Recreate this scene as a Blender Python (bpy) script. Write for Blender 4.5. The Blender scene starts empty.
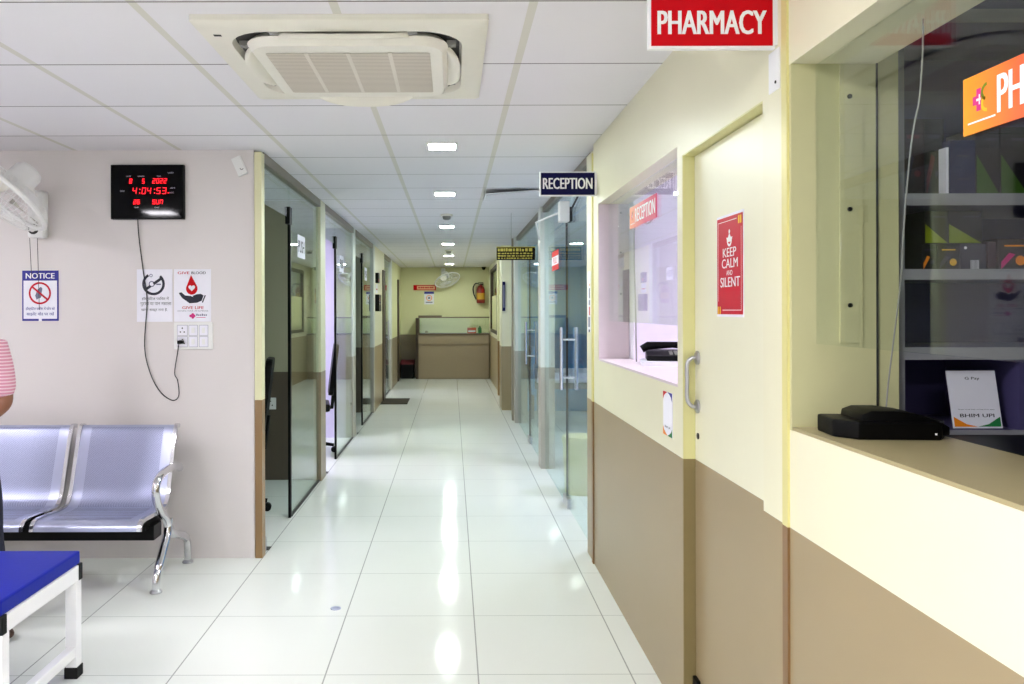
import bpy, bmesh, math, random
from mathutils import Vector, Matrix

random.seed(7)
sc = bpy.context.scene
COL = sc.collection

# ------------------------------------------------------------------ camera, world, exposure
CAM_Z = 1.46
FPX = 793.0
cam = bpy.data.objects.new('camera', bpy.data.cameras.new('camera'))
COL.objects.link(cam)
cam.location = (0, 0, CAM_Z)
cam.rotation_euler = (math.radians(90), math.radians(0.15), 0)
cam.data.sensor_width = 36
cam.data.lens = FPX / 1024 * 36
cam.data.shift_x = 60 / 1024
cam.data.shift_y = -31.5 / 1024
cam.data.clip_start = 0.02
sc.camera = cam

world = bpy.data.worlds.new('world')
sc.world = world
world.use_nodes = True
bg = world.node_tree.nodes['Background']
bg.inputs[0].default_value = (0.92, 0.96, 1.0, 1)
bg.inputs[1].default_value = 0.55

vs = sc.view_settings
vs.view_transform = 'Standard'
vs.look = 'None'
vs.gamma = 1
vs.use_curve_mapping = False
vs.exposure = 1.22
L_DOWN = 135.0      # corridor downlights
L_PANEL = 20.0      # waiting-area LED panels
sc.cycles.transparent_max_bounces = 24
sc.cycles.max_bounces = 10
sc.cycles.caustics_reflective = False
sc.cycles.caustics_refractive = False

# ------------------------------------------------------------------ materials
def lin(c):
    if isinstance(c, str):
        c = tuple(int(c[i:i + 2], 16) / 255 for i in (0, 2, 4))
    return tuple((x / 12.92 if x <= 0.04045 else ((x + 0.055) / 1.055) ** 2.4) for x in c)

def new_mat(name):
    m = bpy.data.materials.new(name)
    m.use_nodes = True
    return m, m.node_tree.nodes, m.node_tree.links, m.node_tree.nodes['Principled BSDF']

def mat(name, color, rough=0.5, metal=0.0, var=0.04, scale=14, bump=0.0, spec=0.5, coat=0.0):
    m, N, L, P = new_mat(name)
    c = lin(color)
    P.inputs['Roughness'].default_value = rough
    P.inputs['Metallic'].default_value = metal
    P.inputs['Specular IOR Level'].default_value = spec
    P.inputs['Coat Weight'].default_value = coat
    tc = N.new('ShaderNodeTexCoord')
    nz = N.new('ShaderNodeTexNoise')
    nz.inputs['Scale'].default_value = scale
    nz.inputs['Detail'].default_value = 3
    L.new(tc.outputs['Object'], nz.inputs['Vector'])
    mx = N.new('ShaderNodeMix'); mx.data_type = 'RGBA'
    mx.inputs[6].default_value = (*[max(0, x * (1 - var)) for x in c], 1)
    mx.inputs[7].default_value = (*[min(1, x * (1 + var)) for x in c], 1)
    L.new(nz.outputs['Fac'], mx.inputs[0])
    L.new(mx.outputs[2], P.inputs['Base Color'])
    if bump:
        b = N.new('ShaderNodeBump'); b.inputs['Strength'].default_value = bump
        b.inputs['Distance'].default_value = 0.002
        L.new(nz.outputs['Fac'], b.inputs['Height']); L.new(b.outputs[0], P.inputs['Normal'])
    return m

def emit(name, color, strength):
    m, N, L, P = new_mat(name)
    c = lin(color)
    P.inputs['Base Color'].default_value = (*c, 1)
    P.inputs['Emission Color'].default_value = (*c, 1)
    P.inputs['Emission Strength'].default_value = strength
    return m

def glass(name, tint, ior=1.5, k=1.0):
    m, N, L, P = new_mat(name)
    N.remove(P)
    out = N['Material Output']
    tr = N.new('ShaderNodeBsdfTransparent'); tr.inputs[0].default_value = (*tint, 1)
    gl = N.new('ShaderNodeBsdfGlossy'); gl.inputs['Roughness'].default_value = 0.0
    gl.inputs[0].default_value = (0.95, 1, 0.98, 1)
    fr = N.new('ShaderNodeFresnel'); fr.inputs['IOR'].default_value = ior
    geo = N.new('ShaderNodeNewGeometry')
    ms = N.new('ShaderNodeMixShader')
    # same reflectance on both faces of the pane
    vt = N.new('ShaderNodeVectorMath'); vt.operation = 'DOT_PRODUCT'
    L.new(geo.outputs['Incoming'], vt.inputs[0]); L.new(geo.outputs['Normal'], vt.inputs[1])
    ab = N.new('ShaderNodeMath'); ab.operation = 'ABSOLUTE'; L.new(vt.outputs['Value'], ab.inputs[0])
    om = N.new('ShaderNodeMath'); om.operation = 'SUBTRACT'; om.inputs[0].default_value = 1; L.new(ab.outputs[0], om.inputs[1])
    pw = N.new('ShaderNodeMath'); pw.operation = 'POWER'; pw.inputs[1].default_value = 5; L.new(om.outputs[0], pw.inputs[0])
    r0 = ((ior - 1) / (ior + 1)) ** 2
    ma = N.new('ShaderNodeMath'); ma.operation = 'MULTIPLY_ADD'; ma.inputs[1].default_value = (1 - r0) * k; ma.inputs[2].default_value = r0
    L.new(pw.outputs[0], ma.inputs[0])
    L.new(ma.outputs[0], ms.inputs[0])
    L.new(tr.outputs[0], ms.inputs[1]); L.new(gl.outputs[0], ms.inputs[2])
    L.new(ms.outputs[0], out.inputs[0])
    N.remove(fr)
    return m

PAINT_Z = 0.934
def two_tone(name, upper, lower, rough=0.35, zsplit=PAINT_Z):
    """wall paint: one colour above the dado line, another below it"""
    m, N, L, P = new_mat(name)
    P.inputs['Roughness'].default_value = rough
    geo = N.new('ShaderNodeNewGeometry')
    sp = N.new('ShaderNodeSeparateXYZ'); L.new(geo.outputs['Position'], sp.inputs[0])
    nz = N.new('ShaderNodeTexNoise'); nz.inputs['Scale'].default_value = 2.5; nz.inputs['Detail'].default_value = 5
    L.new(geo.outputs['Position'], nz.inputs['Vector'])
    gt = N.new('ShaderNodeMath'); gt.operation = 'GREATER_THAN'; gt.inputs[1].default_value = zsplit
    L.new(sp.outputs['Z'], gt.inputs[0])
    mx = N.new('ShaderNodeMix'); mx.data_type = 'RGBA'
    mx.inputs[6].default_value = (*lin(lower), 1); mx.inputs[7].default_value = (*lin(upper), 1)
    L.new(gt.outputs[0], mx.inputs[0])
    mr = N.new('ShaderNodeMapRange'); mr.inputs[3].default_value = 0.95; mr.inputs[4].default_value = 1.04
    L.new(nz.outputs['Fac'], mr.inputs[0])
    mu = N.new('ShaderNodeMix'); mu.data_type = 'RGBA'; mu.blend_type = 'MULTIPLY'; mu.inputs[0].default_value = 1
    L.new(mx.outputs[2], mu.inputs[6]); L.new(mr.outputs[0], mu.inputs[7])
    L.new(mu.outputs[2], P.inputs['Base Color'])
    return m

def grid_mat(name, base, line, T, x0, y0, wx, wy, rough, linecol2=None, marble=0.02, spec=0.5, bump=0.0):
    """square tiles with joints: lines along Y at x0+kT (width wx), along X at y0+kT (width wy)"""
    m, N, L, P = new_mat(name)
    P.inputs['Specular IOR Level'].default_value = spec
    P.inputs['Roughness'].default_value = rough
    geo = N.new('ShaderNodeNewGeometry')
    sp = N.new('ShaderNodeSeparateXYZ'); L.new(geo.outputs['Position'], sp.inputs[0])
    def joint(sock, o, w):
        a = N.new('ShaderNodeMath'); a.operation = 'SUBTRACT'; a.inputs[1].default_value = o - T / 2 - 50 * T
        L.new(sock, a.inputs[0])
        b = N.new('ShaderNodeMath'); b.operation = 'MODULO'; b.inputs[1].default_value = T; L.new(a.outputs[0], b.inputs[0])
        c = N.new('ShaderNodeMath'); c.operation = 'SUBTRACT'; c.inputs[1].default_value = T / 2; L.new(b.outputs[0], c.inputs[0])
        d = N.new('ShaderNodeMath'); d.operation = 'ABSOLUTE'; L.new(c.outputs[0], d.inputs[0])
        e = N.new('ShaderNodeMath'); e.operation = 'LESS_THAN'; e.inputs[1].default_value = w / 2; L.new(d.outputs[0], e.inputs[0])
        return e.outputs[0]
    jx = joint(sp.outputs['X'], x0, wx); jy = joint(sp.outputs['Y'], y0, wy)
    nz = N.new('ShaderNodeTexNoise'); nz.inputs['Scale'].default_value = 1.6; nz.inputs['Detail'].default_value = 6
    L.new(geo.outputs['Position'], nz.inputs['Vector'])
    c = lin(base)
    m0 = N.new('ShaderNodeMix'); m0.data_type = 'RGBA'
    m0.inputs[6].default_value = (*[x * (1 - marble) for x in c], 1); m0.inputs[7].default_value = (*[min(1, x * (1 + marble)) for x in c], 1)
    L.new(nz.outputs['Fac'], m0.inputs[0])
    m1 = N.new('ShaderNodeMix'); m1.data_type = 'RGBA'; m1.inputs[7].default_value = (*lin(line), 1)
    L.new(jx, m1.inputs[0]); L.new(m0.outputs[2], m1.inputs[6])
    m2 = N.new('ShaderNodeMix'); m2.data_type = 'RGBA'; m2.inputs[7].default_value = (*lin(linecol2 or line), 1)
    L.new(jy, m2.inputs[0]); L.new(m1.outputs[2], m2.inputs[6])
    L.new(m2.outputs[2], P.inputs['Base Color'])
    if bump:
        n2 = N.new('ShaderNodeTexNoise'); n2.inputs['Scale'].default_value = 120
        L.new(geo.outputs['Position'], n2.inputs['Vector'])
        bp = N.new('ShaderNodeBump'); bp.inputs['Strength'].default_value = bump; bp.inputs['Distance'].default_value = 0.002
        L.new(n2.outputs['Fac'], bp.inputs['Height']); L.new(bp.outputs[0], P.inputs['Normal'])
    return m

def stripe_mat(name, c1, c2, per, frac, axis='Z', rough=0.8):
    m, N, L, P = new_mat(name)
    P.inputs['Roughness'].default_value = rough
    tc = N.new('ShaderNodeTexCoord')
    sp = N.new('ShaderNodeSeparateXYZ'); L.new(tc.outputs['Object'], sp.inputs[0])
    a = N.new('ShaderNodeMath'); a.operation = 'ADD'; a.inputs[1].default_value = 50 * per; L.new(sp.outputs[axis], a.inputs[0])
    b = N.new('ShaderNodeMath'); b.operation = 'MODULO'; b.inputs[1].default_value = per; L.new(a.outputs[0], b.inputs[0])
    c = N.new('ShaderNodeMath'); c.operation = 'LESS_THAN'; c.inputs[1].default_value = per * frac; L.new(b.outputs[0], c.inputs[0])
    mx = N.new('ShaderNodeMix'); mx.data_type = 'RGBA'
    mx.inputs[6].default_value = (*lin(c1), 1); mx.inputs[7].default_value = (*lin(c2), 1)
    L.new(c.outputs[0], mx.inputs[0]); L.new(mx.outputs[2], P.inputs['Base Color'])
    return m

def perforated_mat(name, color):
    m, N, L, P = new_mat(name)
    P.inputs['Metallic'].default_value = 0.45
    P.inputs['Roughness'].default_value = 0.38
    tc = N.new('ShaderNodeTexCoord')
    sp = N.new('ShaderNodeSeparateXYZ'); L.new(tc.outputs['Object'], sp.inputs[0])
    fs = []
    for ax in ('X', 'Z'):
        ml = N.new('ShaderNodeMath'); ml.operation = 'MULTIPLY'; ml.inputs[1].default_value = 2 * math.pi / 0.009; L.new(sp.outputs[ax], ml.inputs[0])
        sn = N.new('ShaderNodeMath'); sn.operation = 'SINE'; L.new(ml.outputs[0], sn.inputs[0]); fs.append(sn)
    pr_ = N.new('ShaderNodeMath'); pr_.operation = 'MULTIPLY'; L.new(fs[0].outputs[0], pr_.inputs[0]); L.new(fs[1].outputs[0], pr_.inputs[1])
    lt = N.new('ShaderNodeMath'); lt.operation = 'GREATER_THAN'; lt.inputs[1].default_value = 0.35
    L.new(pr_.outputs[0], lt.inputs[0])
    mx = N.new('ShaderNodeMix'); mx.data_type = 'RGBA'
    c = lin(color)
    mx.inputs[6].default_value = (*c, 1); mx.inputs[7].default_value = (*[x * 0.35 for x in c], 1)
    L.new(lt.outputs[0], mx.inputs[0]); L.new(mx.outputs[2], P.inputs['Base Color'])
    return m

def ramp_mat(name, c1, c2, axis, a0, a1, rough=0.4):
    """printed colour blend along an object axis"""
    m, N, L, P = new_mat(name)
    P.inputs['Roughness'].default_value = rough
    geo = N.new('ShaderNodeNewGeometry')
    sp = N.new('ShaderNodeSeparateXYZ'); L.new(geo.outputs['Position'], sp.inputs[0])
    mr = N.new('ShaderNodeMapRange'); mr.inputs[1].default_value = a0; mr.inputs[2].default_value = a1
    L.new(sp.outputs[axis], mr.inputs[0])
    mx = N.new('ShaderNodeMix'); mx.data_type = 'RGBA'
    mx.inputs[6].default_value = (*lin(c1), 1); mx.inputs[7].default_value = (*lin(c2), 1)
    L.new(mr.outputs[0], mx.inputs[0]); L.new(mx.outputs[2], P.inputs['Base Color'])
    return m

M = {}
M['floor'] = grid_mat('vitrified floor tile', 'e2e5df', 'a3a8a2', 0.6125, 0.101, 3.18, 0.006, 0.0035, 0.085, marble=0.03, spec=0.22)
M['ceiling'] = grid_mat('ceiling tile', 'e2e0e4', 'd2d0c8', 0.62, 0.255, 2.44, 0.028, 0.009, 0.9, linecol2='7e7c7a', marble=0.02, spec=0.1, bump=0.2)
M['left_wall'] = mat('cream left wall paint', 'dad4d2', 0.5, var=0.03, scale=1.5)
M['right_wall'] = two_tone('cream and brown wall paint', 'e6e2c4', '9d8b69')
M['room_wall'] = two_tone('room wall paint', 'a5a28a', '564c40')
M['far_wall'] = two_tone('far wall paint', 'd8d6a8', '8a7c66', 0.5)
M['lav_wall'] = mat('lavender white wall paint', 'dcd6e2', 0.5)
M['pale_wall'] = mat('pale blue wall paint', '74a4d0', 0.5)
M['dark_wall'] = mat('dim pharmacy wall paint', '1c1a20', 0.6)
M['trim'] = two_tone('yellow and brown edge strip', 'dcd9b0', '8c6f48')
M['trimy'] = two_tone('yellow door edge strip', 'd9d18c', '80603a')
M['post'] = two_tone('post paint', 'd8d8b8', '93846c')
M['postw'] = two_tone('pale post paint', 'd6dad2', 'aaa598')
M['jamb'] = mat('painted jamb', 'c6c394', 0.45)
M['ledge'] = mat('tan stone ledge', 'a89c74', 0.35)
M['ledge_p'] = mat('pinkish ledge', 'd9cbd0', 0.35)
M['alu'] = mat('brown grey aluminium', '8e8777', 0.4, 0.4)
M['glass'] = glass('clear glass', (0.91, 0.955, 0.945))
M['glass_s'] = glass('service window glass', (0.97, 0.985, 0.98), 1.4)
M['glass_r'] = glass('coated front glass', (0.90, 0.955, 0.96), 1.45, 0.5)
M['glass_d'] = glass('door glass', (0.84, 0.92, 0.90))
M['chrome'] = mat('chrome', 'd9d9dd', 0.12, 1.0, var=0.01)
M['steel'] = mat('brushed steel', 'b9b9bd', 0.28, 1.0, var=0.02)
M['perf'] = perforated_mat('perforated silver steel', 'a6abca')
M['silver'] = mat('silver steel edge', 'b0b5cf', 0.32, 0.55)
M['black'] = mat('black plastic', '030303', 0.45, spec=0.15)
M['blackgloss'] = mat('black gloss', '010102', 0.05, spec=0.12)
M['rubber'] = mat('black rubber', '060606', 0.7, spec=0.3)
M['white'] = mat('white plastic', 'e8e8e6', 0.4)
M['whitepaint'] = mat('white enamel', 'eeeeee', 0.3)
M['cream'] = mat('cream plastic', 'e6e3d8', 0.4)
M['ivory'] = mat('ivory plastic', 'e2dfd2', 0.42)
M['grille'] = stripe_mat('beige grille', 'd2cabc', 'a89f92', 0.0165, 0.42, 'Y', 0.6)
M['grey'] = mat('grey plastic', '8d8c88', 0.5)
M['darkgrey'] = mat('dark grey', '2c2b2a', 0.6)
M['red'] = mat('red sign vinyl', 'c80012', 0.4, spec=0.15)
M['red2'] = mat('crimson print', 'c40c2c', 0.4, spec=0.2)
M['navy'] = mat('navy sign vinyl', '07083e', 0.35, spec=0.15)
M['blueprint'] = mat('blue print', '1c1c8c', 0.5)
M['paper'] = mat('white paper', 'ecebf4', 0.6)
M['signwhite'] = mat('white sign edge', 'f0f0f0', 0.4)
M['ink'] = mat('dark ink', '17182c', 0.6)
M['inkgrey'] = mat('grey ink', '70708a', 0.6)
M['orange'] = mat('orange print', 'f08a14', 0.5)
M['green'] = mat('green print', '1c7a3c', 0.5)
M['yellow'] = mat('yellow print', 'ecb81c', 0.5)
M['magenta'] = mat('magenta print', 'd0207c', 0.5)
M['gold'] = mat('gold lettering', 'c8b84a', 0.4)
M['blue'] = mat('royal blue vinyl', '021b94', 0.45, bump=0.2, scale=60, spec=0.2)
M['cord'] = mat('dark cable', '1b1a1c', 0.5)
M['greycord'] = mat('grey cable', '8a8884', 0.5)
M['led_off'] = mat('clock lettering', 'b8b8c4', 0.5)
M['led'] = emit('red led segments', 'ff1526', 1.1)
M['lamp'] = emit('downlight diffuser', 'f4fff8', L_DOWN)
M['panel'] = emit('panel diffuser', 'fbf8ff', L_PANEL)
M['panel_s'] = emit('small panel diffuser', 'fbf8ff', L_PANEL * 3.2)
M['lamp_in'] = emit('room diffuser', 'f2eeff', 22.0)
M['lamp_bright'] = emit('bright room diffuser', 'efe8ff', 33.0)
M['brown'] = mat('dark brown door frame', '3a2a18', 0.5)
M['lam'] = mat('brown laminate', '8d7c64', 0.45, scale=30)
M['lamd'] = mat('darker brown laminate', '5c4e3c', 0.5)
M['mat'] = mat('dark brown coir', '2e271c', 0.95, var=0.3, scale=200)
M['lavshelf'] = mat('lavender shelf laminate', '48426a', 0.5)
M['shelfedge'] = mat('grey shelf edge', '8c8c90', 0.5)
M['skin'] = mat('brown skin', '8a5a40', 0.5)
M['hair'] = mat('black hair', '0d0b0b', 0.6)
M['pink'] = stripe_mat('pink striped cotton', 'd98fa4', 'eccdd6', 0.016, 0.4, 'Z')
M['trouser'] = mat('dark navy trousers', '14162a', 0.8)
M['sandal'] = mat('brown leather', '4a3226', 0.6)
M['extred'] = mat('extinguisher red', '7e150e', 0.35)
M['extgold'] = mat('extinguisher label', 'c99a2c', 0.4)
M['maroon'] = mat('maroon rexine', '5a1420', 0.5)
M['curtain'] = mat('blue door laminate', '5f86b8', 0.5)
M['boxblue'] = mat('blue carton', '101545', 0.45)
M['boxgreen'] = mat('green carton', '32560f', 0.45)
M['boxdark'] = mat('dark carton', '0c080f', 0.45)
M['boxmar'] = mat('dark red carton', '200a10', 0.45)
M['boxlime'] = mat('lime print', '77860f', 0.45)
M['boxgrey'] = mat('grey carton', '302c42', 0.45)
M['boxpurple'] = mat('purple carton', '300c22', 0.45)
M['stool'] = mat('cream stool vinyl', 'd2cd9a', 0.45)

# ------------------------------------------------------------------ mesh builder
class Pl:
    """a drawing plane: a along u, b along v, c out along n"""
    def __init__(s, o, u, v, n):
        s.o, s.u, s.v, s.n = Vector(o), Vector(u), Vector(v), Vector(n)
    def __call__(s, a, b, c=0.0):
        return s.o + s.u * a + s.v * b + s.n * c
    def rot(s, deg):
        r = math.radians(deg); cu, su = math.cos(r), math.sin(r)
        return Pl(s.o, s.u * cu + s.v * su, s.v * cu - s.u * su, s.n)

def facing_cam(x, y, z): return Pl((x, y, z), (1, 0, 0), (0, 0, 1), (0, -1, 0))
def facing_left(x, y, z): return Pl((x, y, z), (0, -1, 0), (0, 0, 1), (-1, 0, 0))     # on the right-hand wall
def facing_right(x, y, z): return Pl((x, y, z), (0, 1, 0), (0, 0, 1), (1, 0, 0))     # on the left-hand glazing

_text_cache = {}
def text_geo(s, bold=0.0):
    k = (s, bold)
    if k in _text_cache: return _text_cache[k]
    cu = bpy.data.curves.new('t', 'FONT'); cu.body = s; cu.size = 1; cu.offset = bold; cu.resolution_u = 3
    ob = bpy.data.objects.new('t', cu); COL.objects.link(ob)
    dg = bpy.context.evaluated_depsgraph_get()
    me = bpy.data.meshes.new_from_object(ob.evaluated_get(dg))
    V = [v.co.copy() for v in me.vertices]; F = [list(p.vertices) for p in me.polygons]
    bpy.data.objects.remove(ob); bpy.data.meshes.remove(me); bpy.data.curves.remove(cu)
    x0 = min(v.x for v in V); x1 = max(v.x for v in V); y0 = min(v.y for v in V); y1 = max(v.y for v in V)
    V = [((v.x - x0) / (x1 - x0), (v.y - y0) / (y1 - y0)) for v in V]
    _text_cache[k] = (V, F)
    return _text_cache[k]

class MB:
    def __init__(s):
        s.V, s.F, s.m, s.sm, s.mats = [], [], [], [], []
    def mi(s, m):
        if isinstance(m, str): m = M[m]
        if m not in s.mats: s.mats.append(m)
        return s.mats.index(m)
    def add(s, V, F, m, smooth=False):
        b = len(s.V); i = s.mi(m)
        s.V += [Vector(v) for v in V]
        for f in F:
            s.F.append([b + k for k in f]); s.m.append(i); s.sm.append(smooth)
        return s
    def box(s, x0, x1, y0, y1, z0, z1, m):
        if x0 > x1: x0, x1 = x1, x0
        if y0 > y1: y0, y1 = y1, y0
        if z0 > z1: z0, z1 = z1, z0
        V = [(x, y, z) for x in (x0, x1) for y in (y0, y1) for z in (z0, z1)]
        F = [(0, 1, 3, 2), (4, 6, 7, 5), (0, 4, 5, 1), (2, 3, 7, 6), (0, 2, 6, 4), (1, 5, 7, 3)]
        return s.add(V, F, m)
    def pbox(s, pl, a0, a1, b0, b1, c0, c1, m):
        V = [pl(a, b, c) for a in (a0, a1) for b in (b0, b1) for c in (c0, c1)]
        F = [(0, 1, 3, 2), (4, 6, 7, 5), (0, 4, 5, 1), (2, 3, 7, 6), (0, 2, 6, 4), (1, 5, 7, 3)]
        return s.add(V, F, m)
    def rect(s, pl, a0, a1, b0, b1, c, m):
        return s.add([pl(a0, b0, c), pl(a1, b0, c), pl(a1, b1, c), pl(a0, b1, c)], [(0, 1, 2, 3)], m)
    def poly(s, pl, pts, c, m):
        return s.add([pl(a, b, c) for a, b in pts], [list(range(len(pts)))], m)
    def prism(s, pl, pts, c0, c1, m, smooth=False):
        n = len(pts)
        V = [pl(a, b, c0) for a, b in pts] + [pl(a, b, c1) for a, b in pts]
        s.add(V, [[i, (i + 1) % n, n + (i + 1) % n, n + i] for i in range(n)], m, smooth)
        s.add(V[:n], [list(range(n))[::-1]], m); s.add(V[n:], [list(range(n))], m)
        return s
    def ring(s, pl, a, b, r0, r1, c, m, n=28, t0=0, t1=360):
        V, F = [], []
        full = (t1 - t0 == 360)
        for i in range(n + (0 if full else 1)):
            t = math.radians(t0 + (t1 - t0) * i / n)
            V += [pl(a + r0 * math.cos(t), b + r0 * math.sin(t), c), pl(a + r1 * math.cos(t), b + r1 * math.sin(t), c)]
        k = len(V) // 2
        for i in range(n):
            j = (i + 1) % k
            F.append((2 * i, 2 * i + 1, 2 * j + 1, 2 * j))
        return s.add(V, F, m)
    def disc(s, pl, a, b, r, c, m, n=20, ry=None):
        ry = ry or r
        return s.poly(pl, [(a + r * math.cos(2 * math.pi * i / n), b + ry * math.sin(2 * math.pi * i / n)) for i in range(n)], c, m)
    def text(s, pl, txt, a0, a1, b0, b1, c, m, bold=0.012):
        V, F = text_geo(txt, 0.0)
        k = bold * (b1 - b0) * 1.5
        for i, d in enumerate((0, -k, k) if bold > 0.005 else (0,)):
            s.add([pl(a0 + abs(k) + x * (a1 - a0 - 2 * abs(k)) + d, b0 + y * (b1 - b0), c + i * 0.00008) for x, y in V], F, m)
        return s
    def text3(s, pl, txt, a0, a1, b0, b1, c0, c1, m, bold=0.012):
        if bold > 0.005:
            k = bold * (b1 - b0) * 1.5
            s.text3(pl, txt, a0, a1 - 2 * k, b0, b1, c0, c1 - 0.0001, m, 0); s.text3(pl, txt, a0 + 2 * k, a1, b0, b1, c0, c1 - 0.0002, m, 0)
            return s.text3(pl, txt, a0 + k, a1 - k, b0, b1, c0, c1, m, 0)
        V, F = text_geo(txt, 0.0)
        s.add([pl(a0 + x * (a1 - a0), b0 + y * (b1 - b0), c1) for x, y in V], F, m)
        from collections import Counter
        E = Counter()
        for f in F:
            for i in range(len(f)):
                E[tuple(sorted((f[i], f[(i + 1) % len(f)])))] += 1
        for (i, j), k in E.items():
            if k == 1:
                p, q = V[i], V[j]
                P = lambda w, c: pl(a0 + w[0] * (a1 - a0), b0 + w[1] * (b1 - b0), c)
                s.add([P(p, c0), P(q, c0), P(q, c1), P(p, c1)], [(0, 1, 2, 3)], m)
        return s
    def tube(s, path, r, m, n=10, caps=True, closed=False):
        P = [Vector(p) for p in path]; R = r if isinstance(r, (list, tuple)) else [r] * len(P)
        k = len(P); V, F = [], []
        prev = None
        for i in range(k):
            if closed: d = P[(i + 1) % k] - P[i - 1]
            else: d = P[min(i + 1, k - 1)] - P[max(i - 1, 0)]
            d.normalize()
            if prev is None:
                up = Vector((0, 0, 1)) if abs(d.z) < 0.9 else Vector((1, 0, 0))
                a = d.cross(up).normalized()
            else:
                a = (prev - d * prev.dot(d)).normalized()
            prev = a; b = d.cross(a)
            for j in range(n):
                t = 2 * math.pi * j / n
                V.append(P[i] + (a * math.cos(t) + b * math.sin(t)) * R[i])
        for i in range(k if closed else k - 1):
            for j in range(n):
                i2 = (i + 1) % k
                F.append((i * n + j, i * n + (j + 1) % n, i2 * n + (j + 1) % n, i2 * n + j))
        s.add(V, F, m, True)
        if caps and not closed:
            s.add(V[:n], [list(range(n))[::-1]], m); s.add(V[-n:], [list(range(n))], m)
        return s
    def cyl(s, p, q, r, m, n=20):
        return s.tube([p, q], r, m, n)
    def lathe(s, o, axis, prof, m, n=24):
        """prof: (distance along axis, radius)"""
        ax = Vector(axis).normalized()
        up = Vector((0, 0, 1)) if abs(ax.z) < 0.9 else Vector((1, 0, 0))
        a = ax.cross(up).normalized(); b = ax.cross(a); o = Vector(o)
        V, F = [], []
        for h, r in prof:
            for j in range(n):
                t = 2 * math.pi * j / n
                V.append(o + ax * h + (a * math.cos(t) + b * math.sin(t)) * max(r, 1e-5))
        for i in range(len(prof) - 1):
            for j in range(n):
                F.append((i * n + j, i * n + (j + 1) % n, (i + 1) * n + (j + 1) % n, (i + 1) * n + j))
        return s.add(V, F, m, True)
    def sweep(s, prof, x0, x1, m, th):
        """a bent sheet: profile in (y, z), thickness th, from x0 to x1"""
        n = len(prof); P = [Vector((0, y, z)) for y, z in prof]; out = []
        for i in range(n):
            d = (P[min(i + 1, n - 1)] - P[max(i - 1, 0)]).normalized()
            nn = Vector((0, -d.z, d.y)); out.append(nn * th)
        V = []
        for x in (x0, x1):
            X = Vector((x, 0, 0))
            V += [p + X for p in P] + [p + o + X for p, o in zip(P, out)]
        F = []
        for i in range(n - 1):
            F += [(i, i + 1, 2 * n + i + 1, 2 * n + i), (n + i, 3 * n + i, 3 * n + i + 1, n + i + 1),
                  (i, n + i, n + i + 1, i + 1), (2 * n + i, 2 * n + i + 1, 3 * n + i + 1, 3 * n + i)]
        F += [(0, 2 * n, 3 * n, n), (n - 1, 2 * n - 1, 4 * n - 1, 3 * n - 1)]
        return s.add(V, F, m, True)
    def build(s, name, parent=None, bevel=0.0, auto=True):
        me = bpy.data.meshes.new(name)
        off = Vector((0, 0, 0)); p = parent
        while p is not None:
            off += p.location; p = p.parent
        me.from_pydata([v - off for v in s.V], [], s.F)
        for i, p in enumerate(me.polygons):
            p.material_index = s.m[i]; p.use_smooth = s.sm[i]
        for m in s.mats: me.materials.append(m)
        me.update()
        if bevel:
            bm = bmesh.new(); bm.from_mesh(me)
            bmesh.ops.remove_doubles(bm, verts=bm.verts, dist=1e-5)
            bmesh.ops.recalc_face_normals(bm, faces=bm.faces)
            ed = [e for e in bm.edges if len(e.link_faces) == 2 and e.calc_face_angle(0) > 0.6]
            bmesh.ops.bevel(bm, geom=ed, offset=bevel, segments=2, affect='EDGES', profile=0.6)
            bm.to_mesh(me); bm.free()
        elif auto:
            bm = bmesh.new(); bm.from_mesh(me)
            bmesh.ops.remove_doubles(bm, verts=bm.verts, dist=1e-6)
            bm.to_mesh(me); bm.free()
        if any(s.sm) and hasattr(me, 'set_sharp_from_angle'):
            me.set_sharp_from_angle(angle=math.radians(40))
        o = bpy.data.objects.new(name, me); COL.objects.link(o)
        if parent is not None: o.parent = parent
        return o

def thing(name, label, cat, loc, group=None):
    o = bpy.data.objects.new(name, None); COL.objects.link(o)
    o.empty_display_size = 0.1
    o.location = loc; o['label'] = label; o['category'] = cat
    if group: o['group'] = group
    return o

def tag(o, label, cat, group=None):
    o['label'] = label; o['category'] = cat
    if group: o['group'] = group
    return o

def struct(mb, name, parent=None, bevel=0.0):
    o = mb.build(name, parent, bevel)
    if parent is None: o['kind'] = 'structure'
    return o

def at(px, py, Y):
    """point seen at a pixel of the photograph, on the plane at distance Y"""
    return ((px - 452) * Y / FPX, Y, CAM_Z - (py - 310.5) * Y / FPX)

def spline(pts, n=8):
    P = [Vector(p) for p in pts]; out = []
    for i in range(len(P) - 1):
        p0, p1, p2, p3 = P[max(i - 1, 0)], P[i], P[i + 1], P[min(i + 2, len(P) - 1)]
        for k in range(n):
            t = k / n
            out.append(0.5 * ((2 * p1) + (p2 - p0) * t + (2 * p0 - 5 * p1 + 4 * p2 - p3) * t * t + (3 * p1 - p0 - 3 * p2 + p3) * t ** 3))
    out.append(P[-1]); return out

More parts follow.
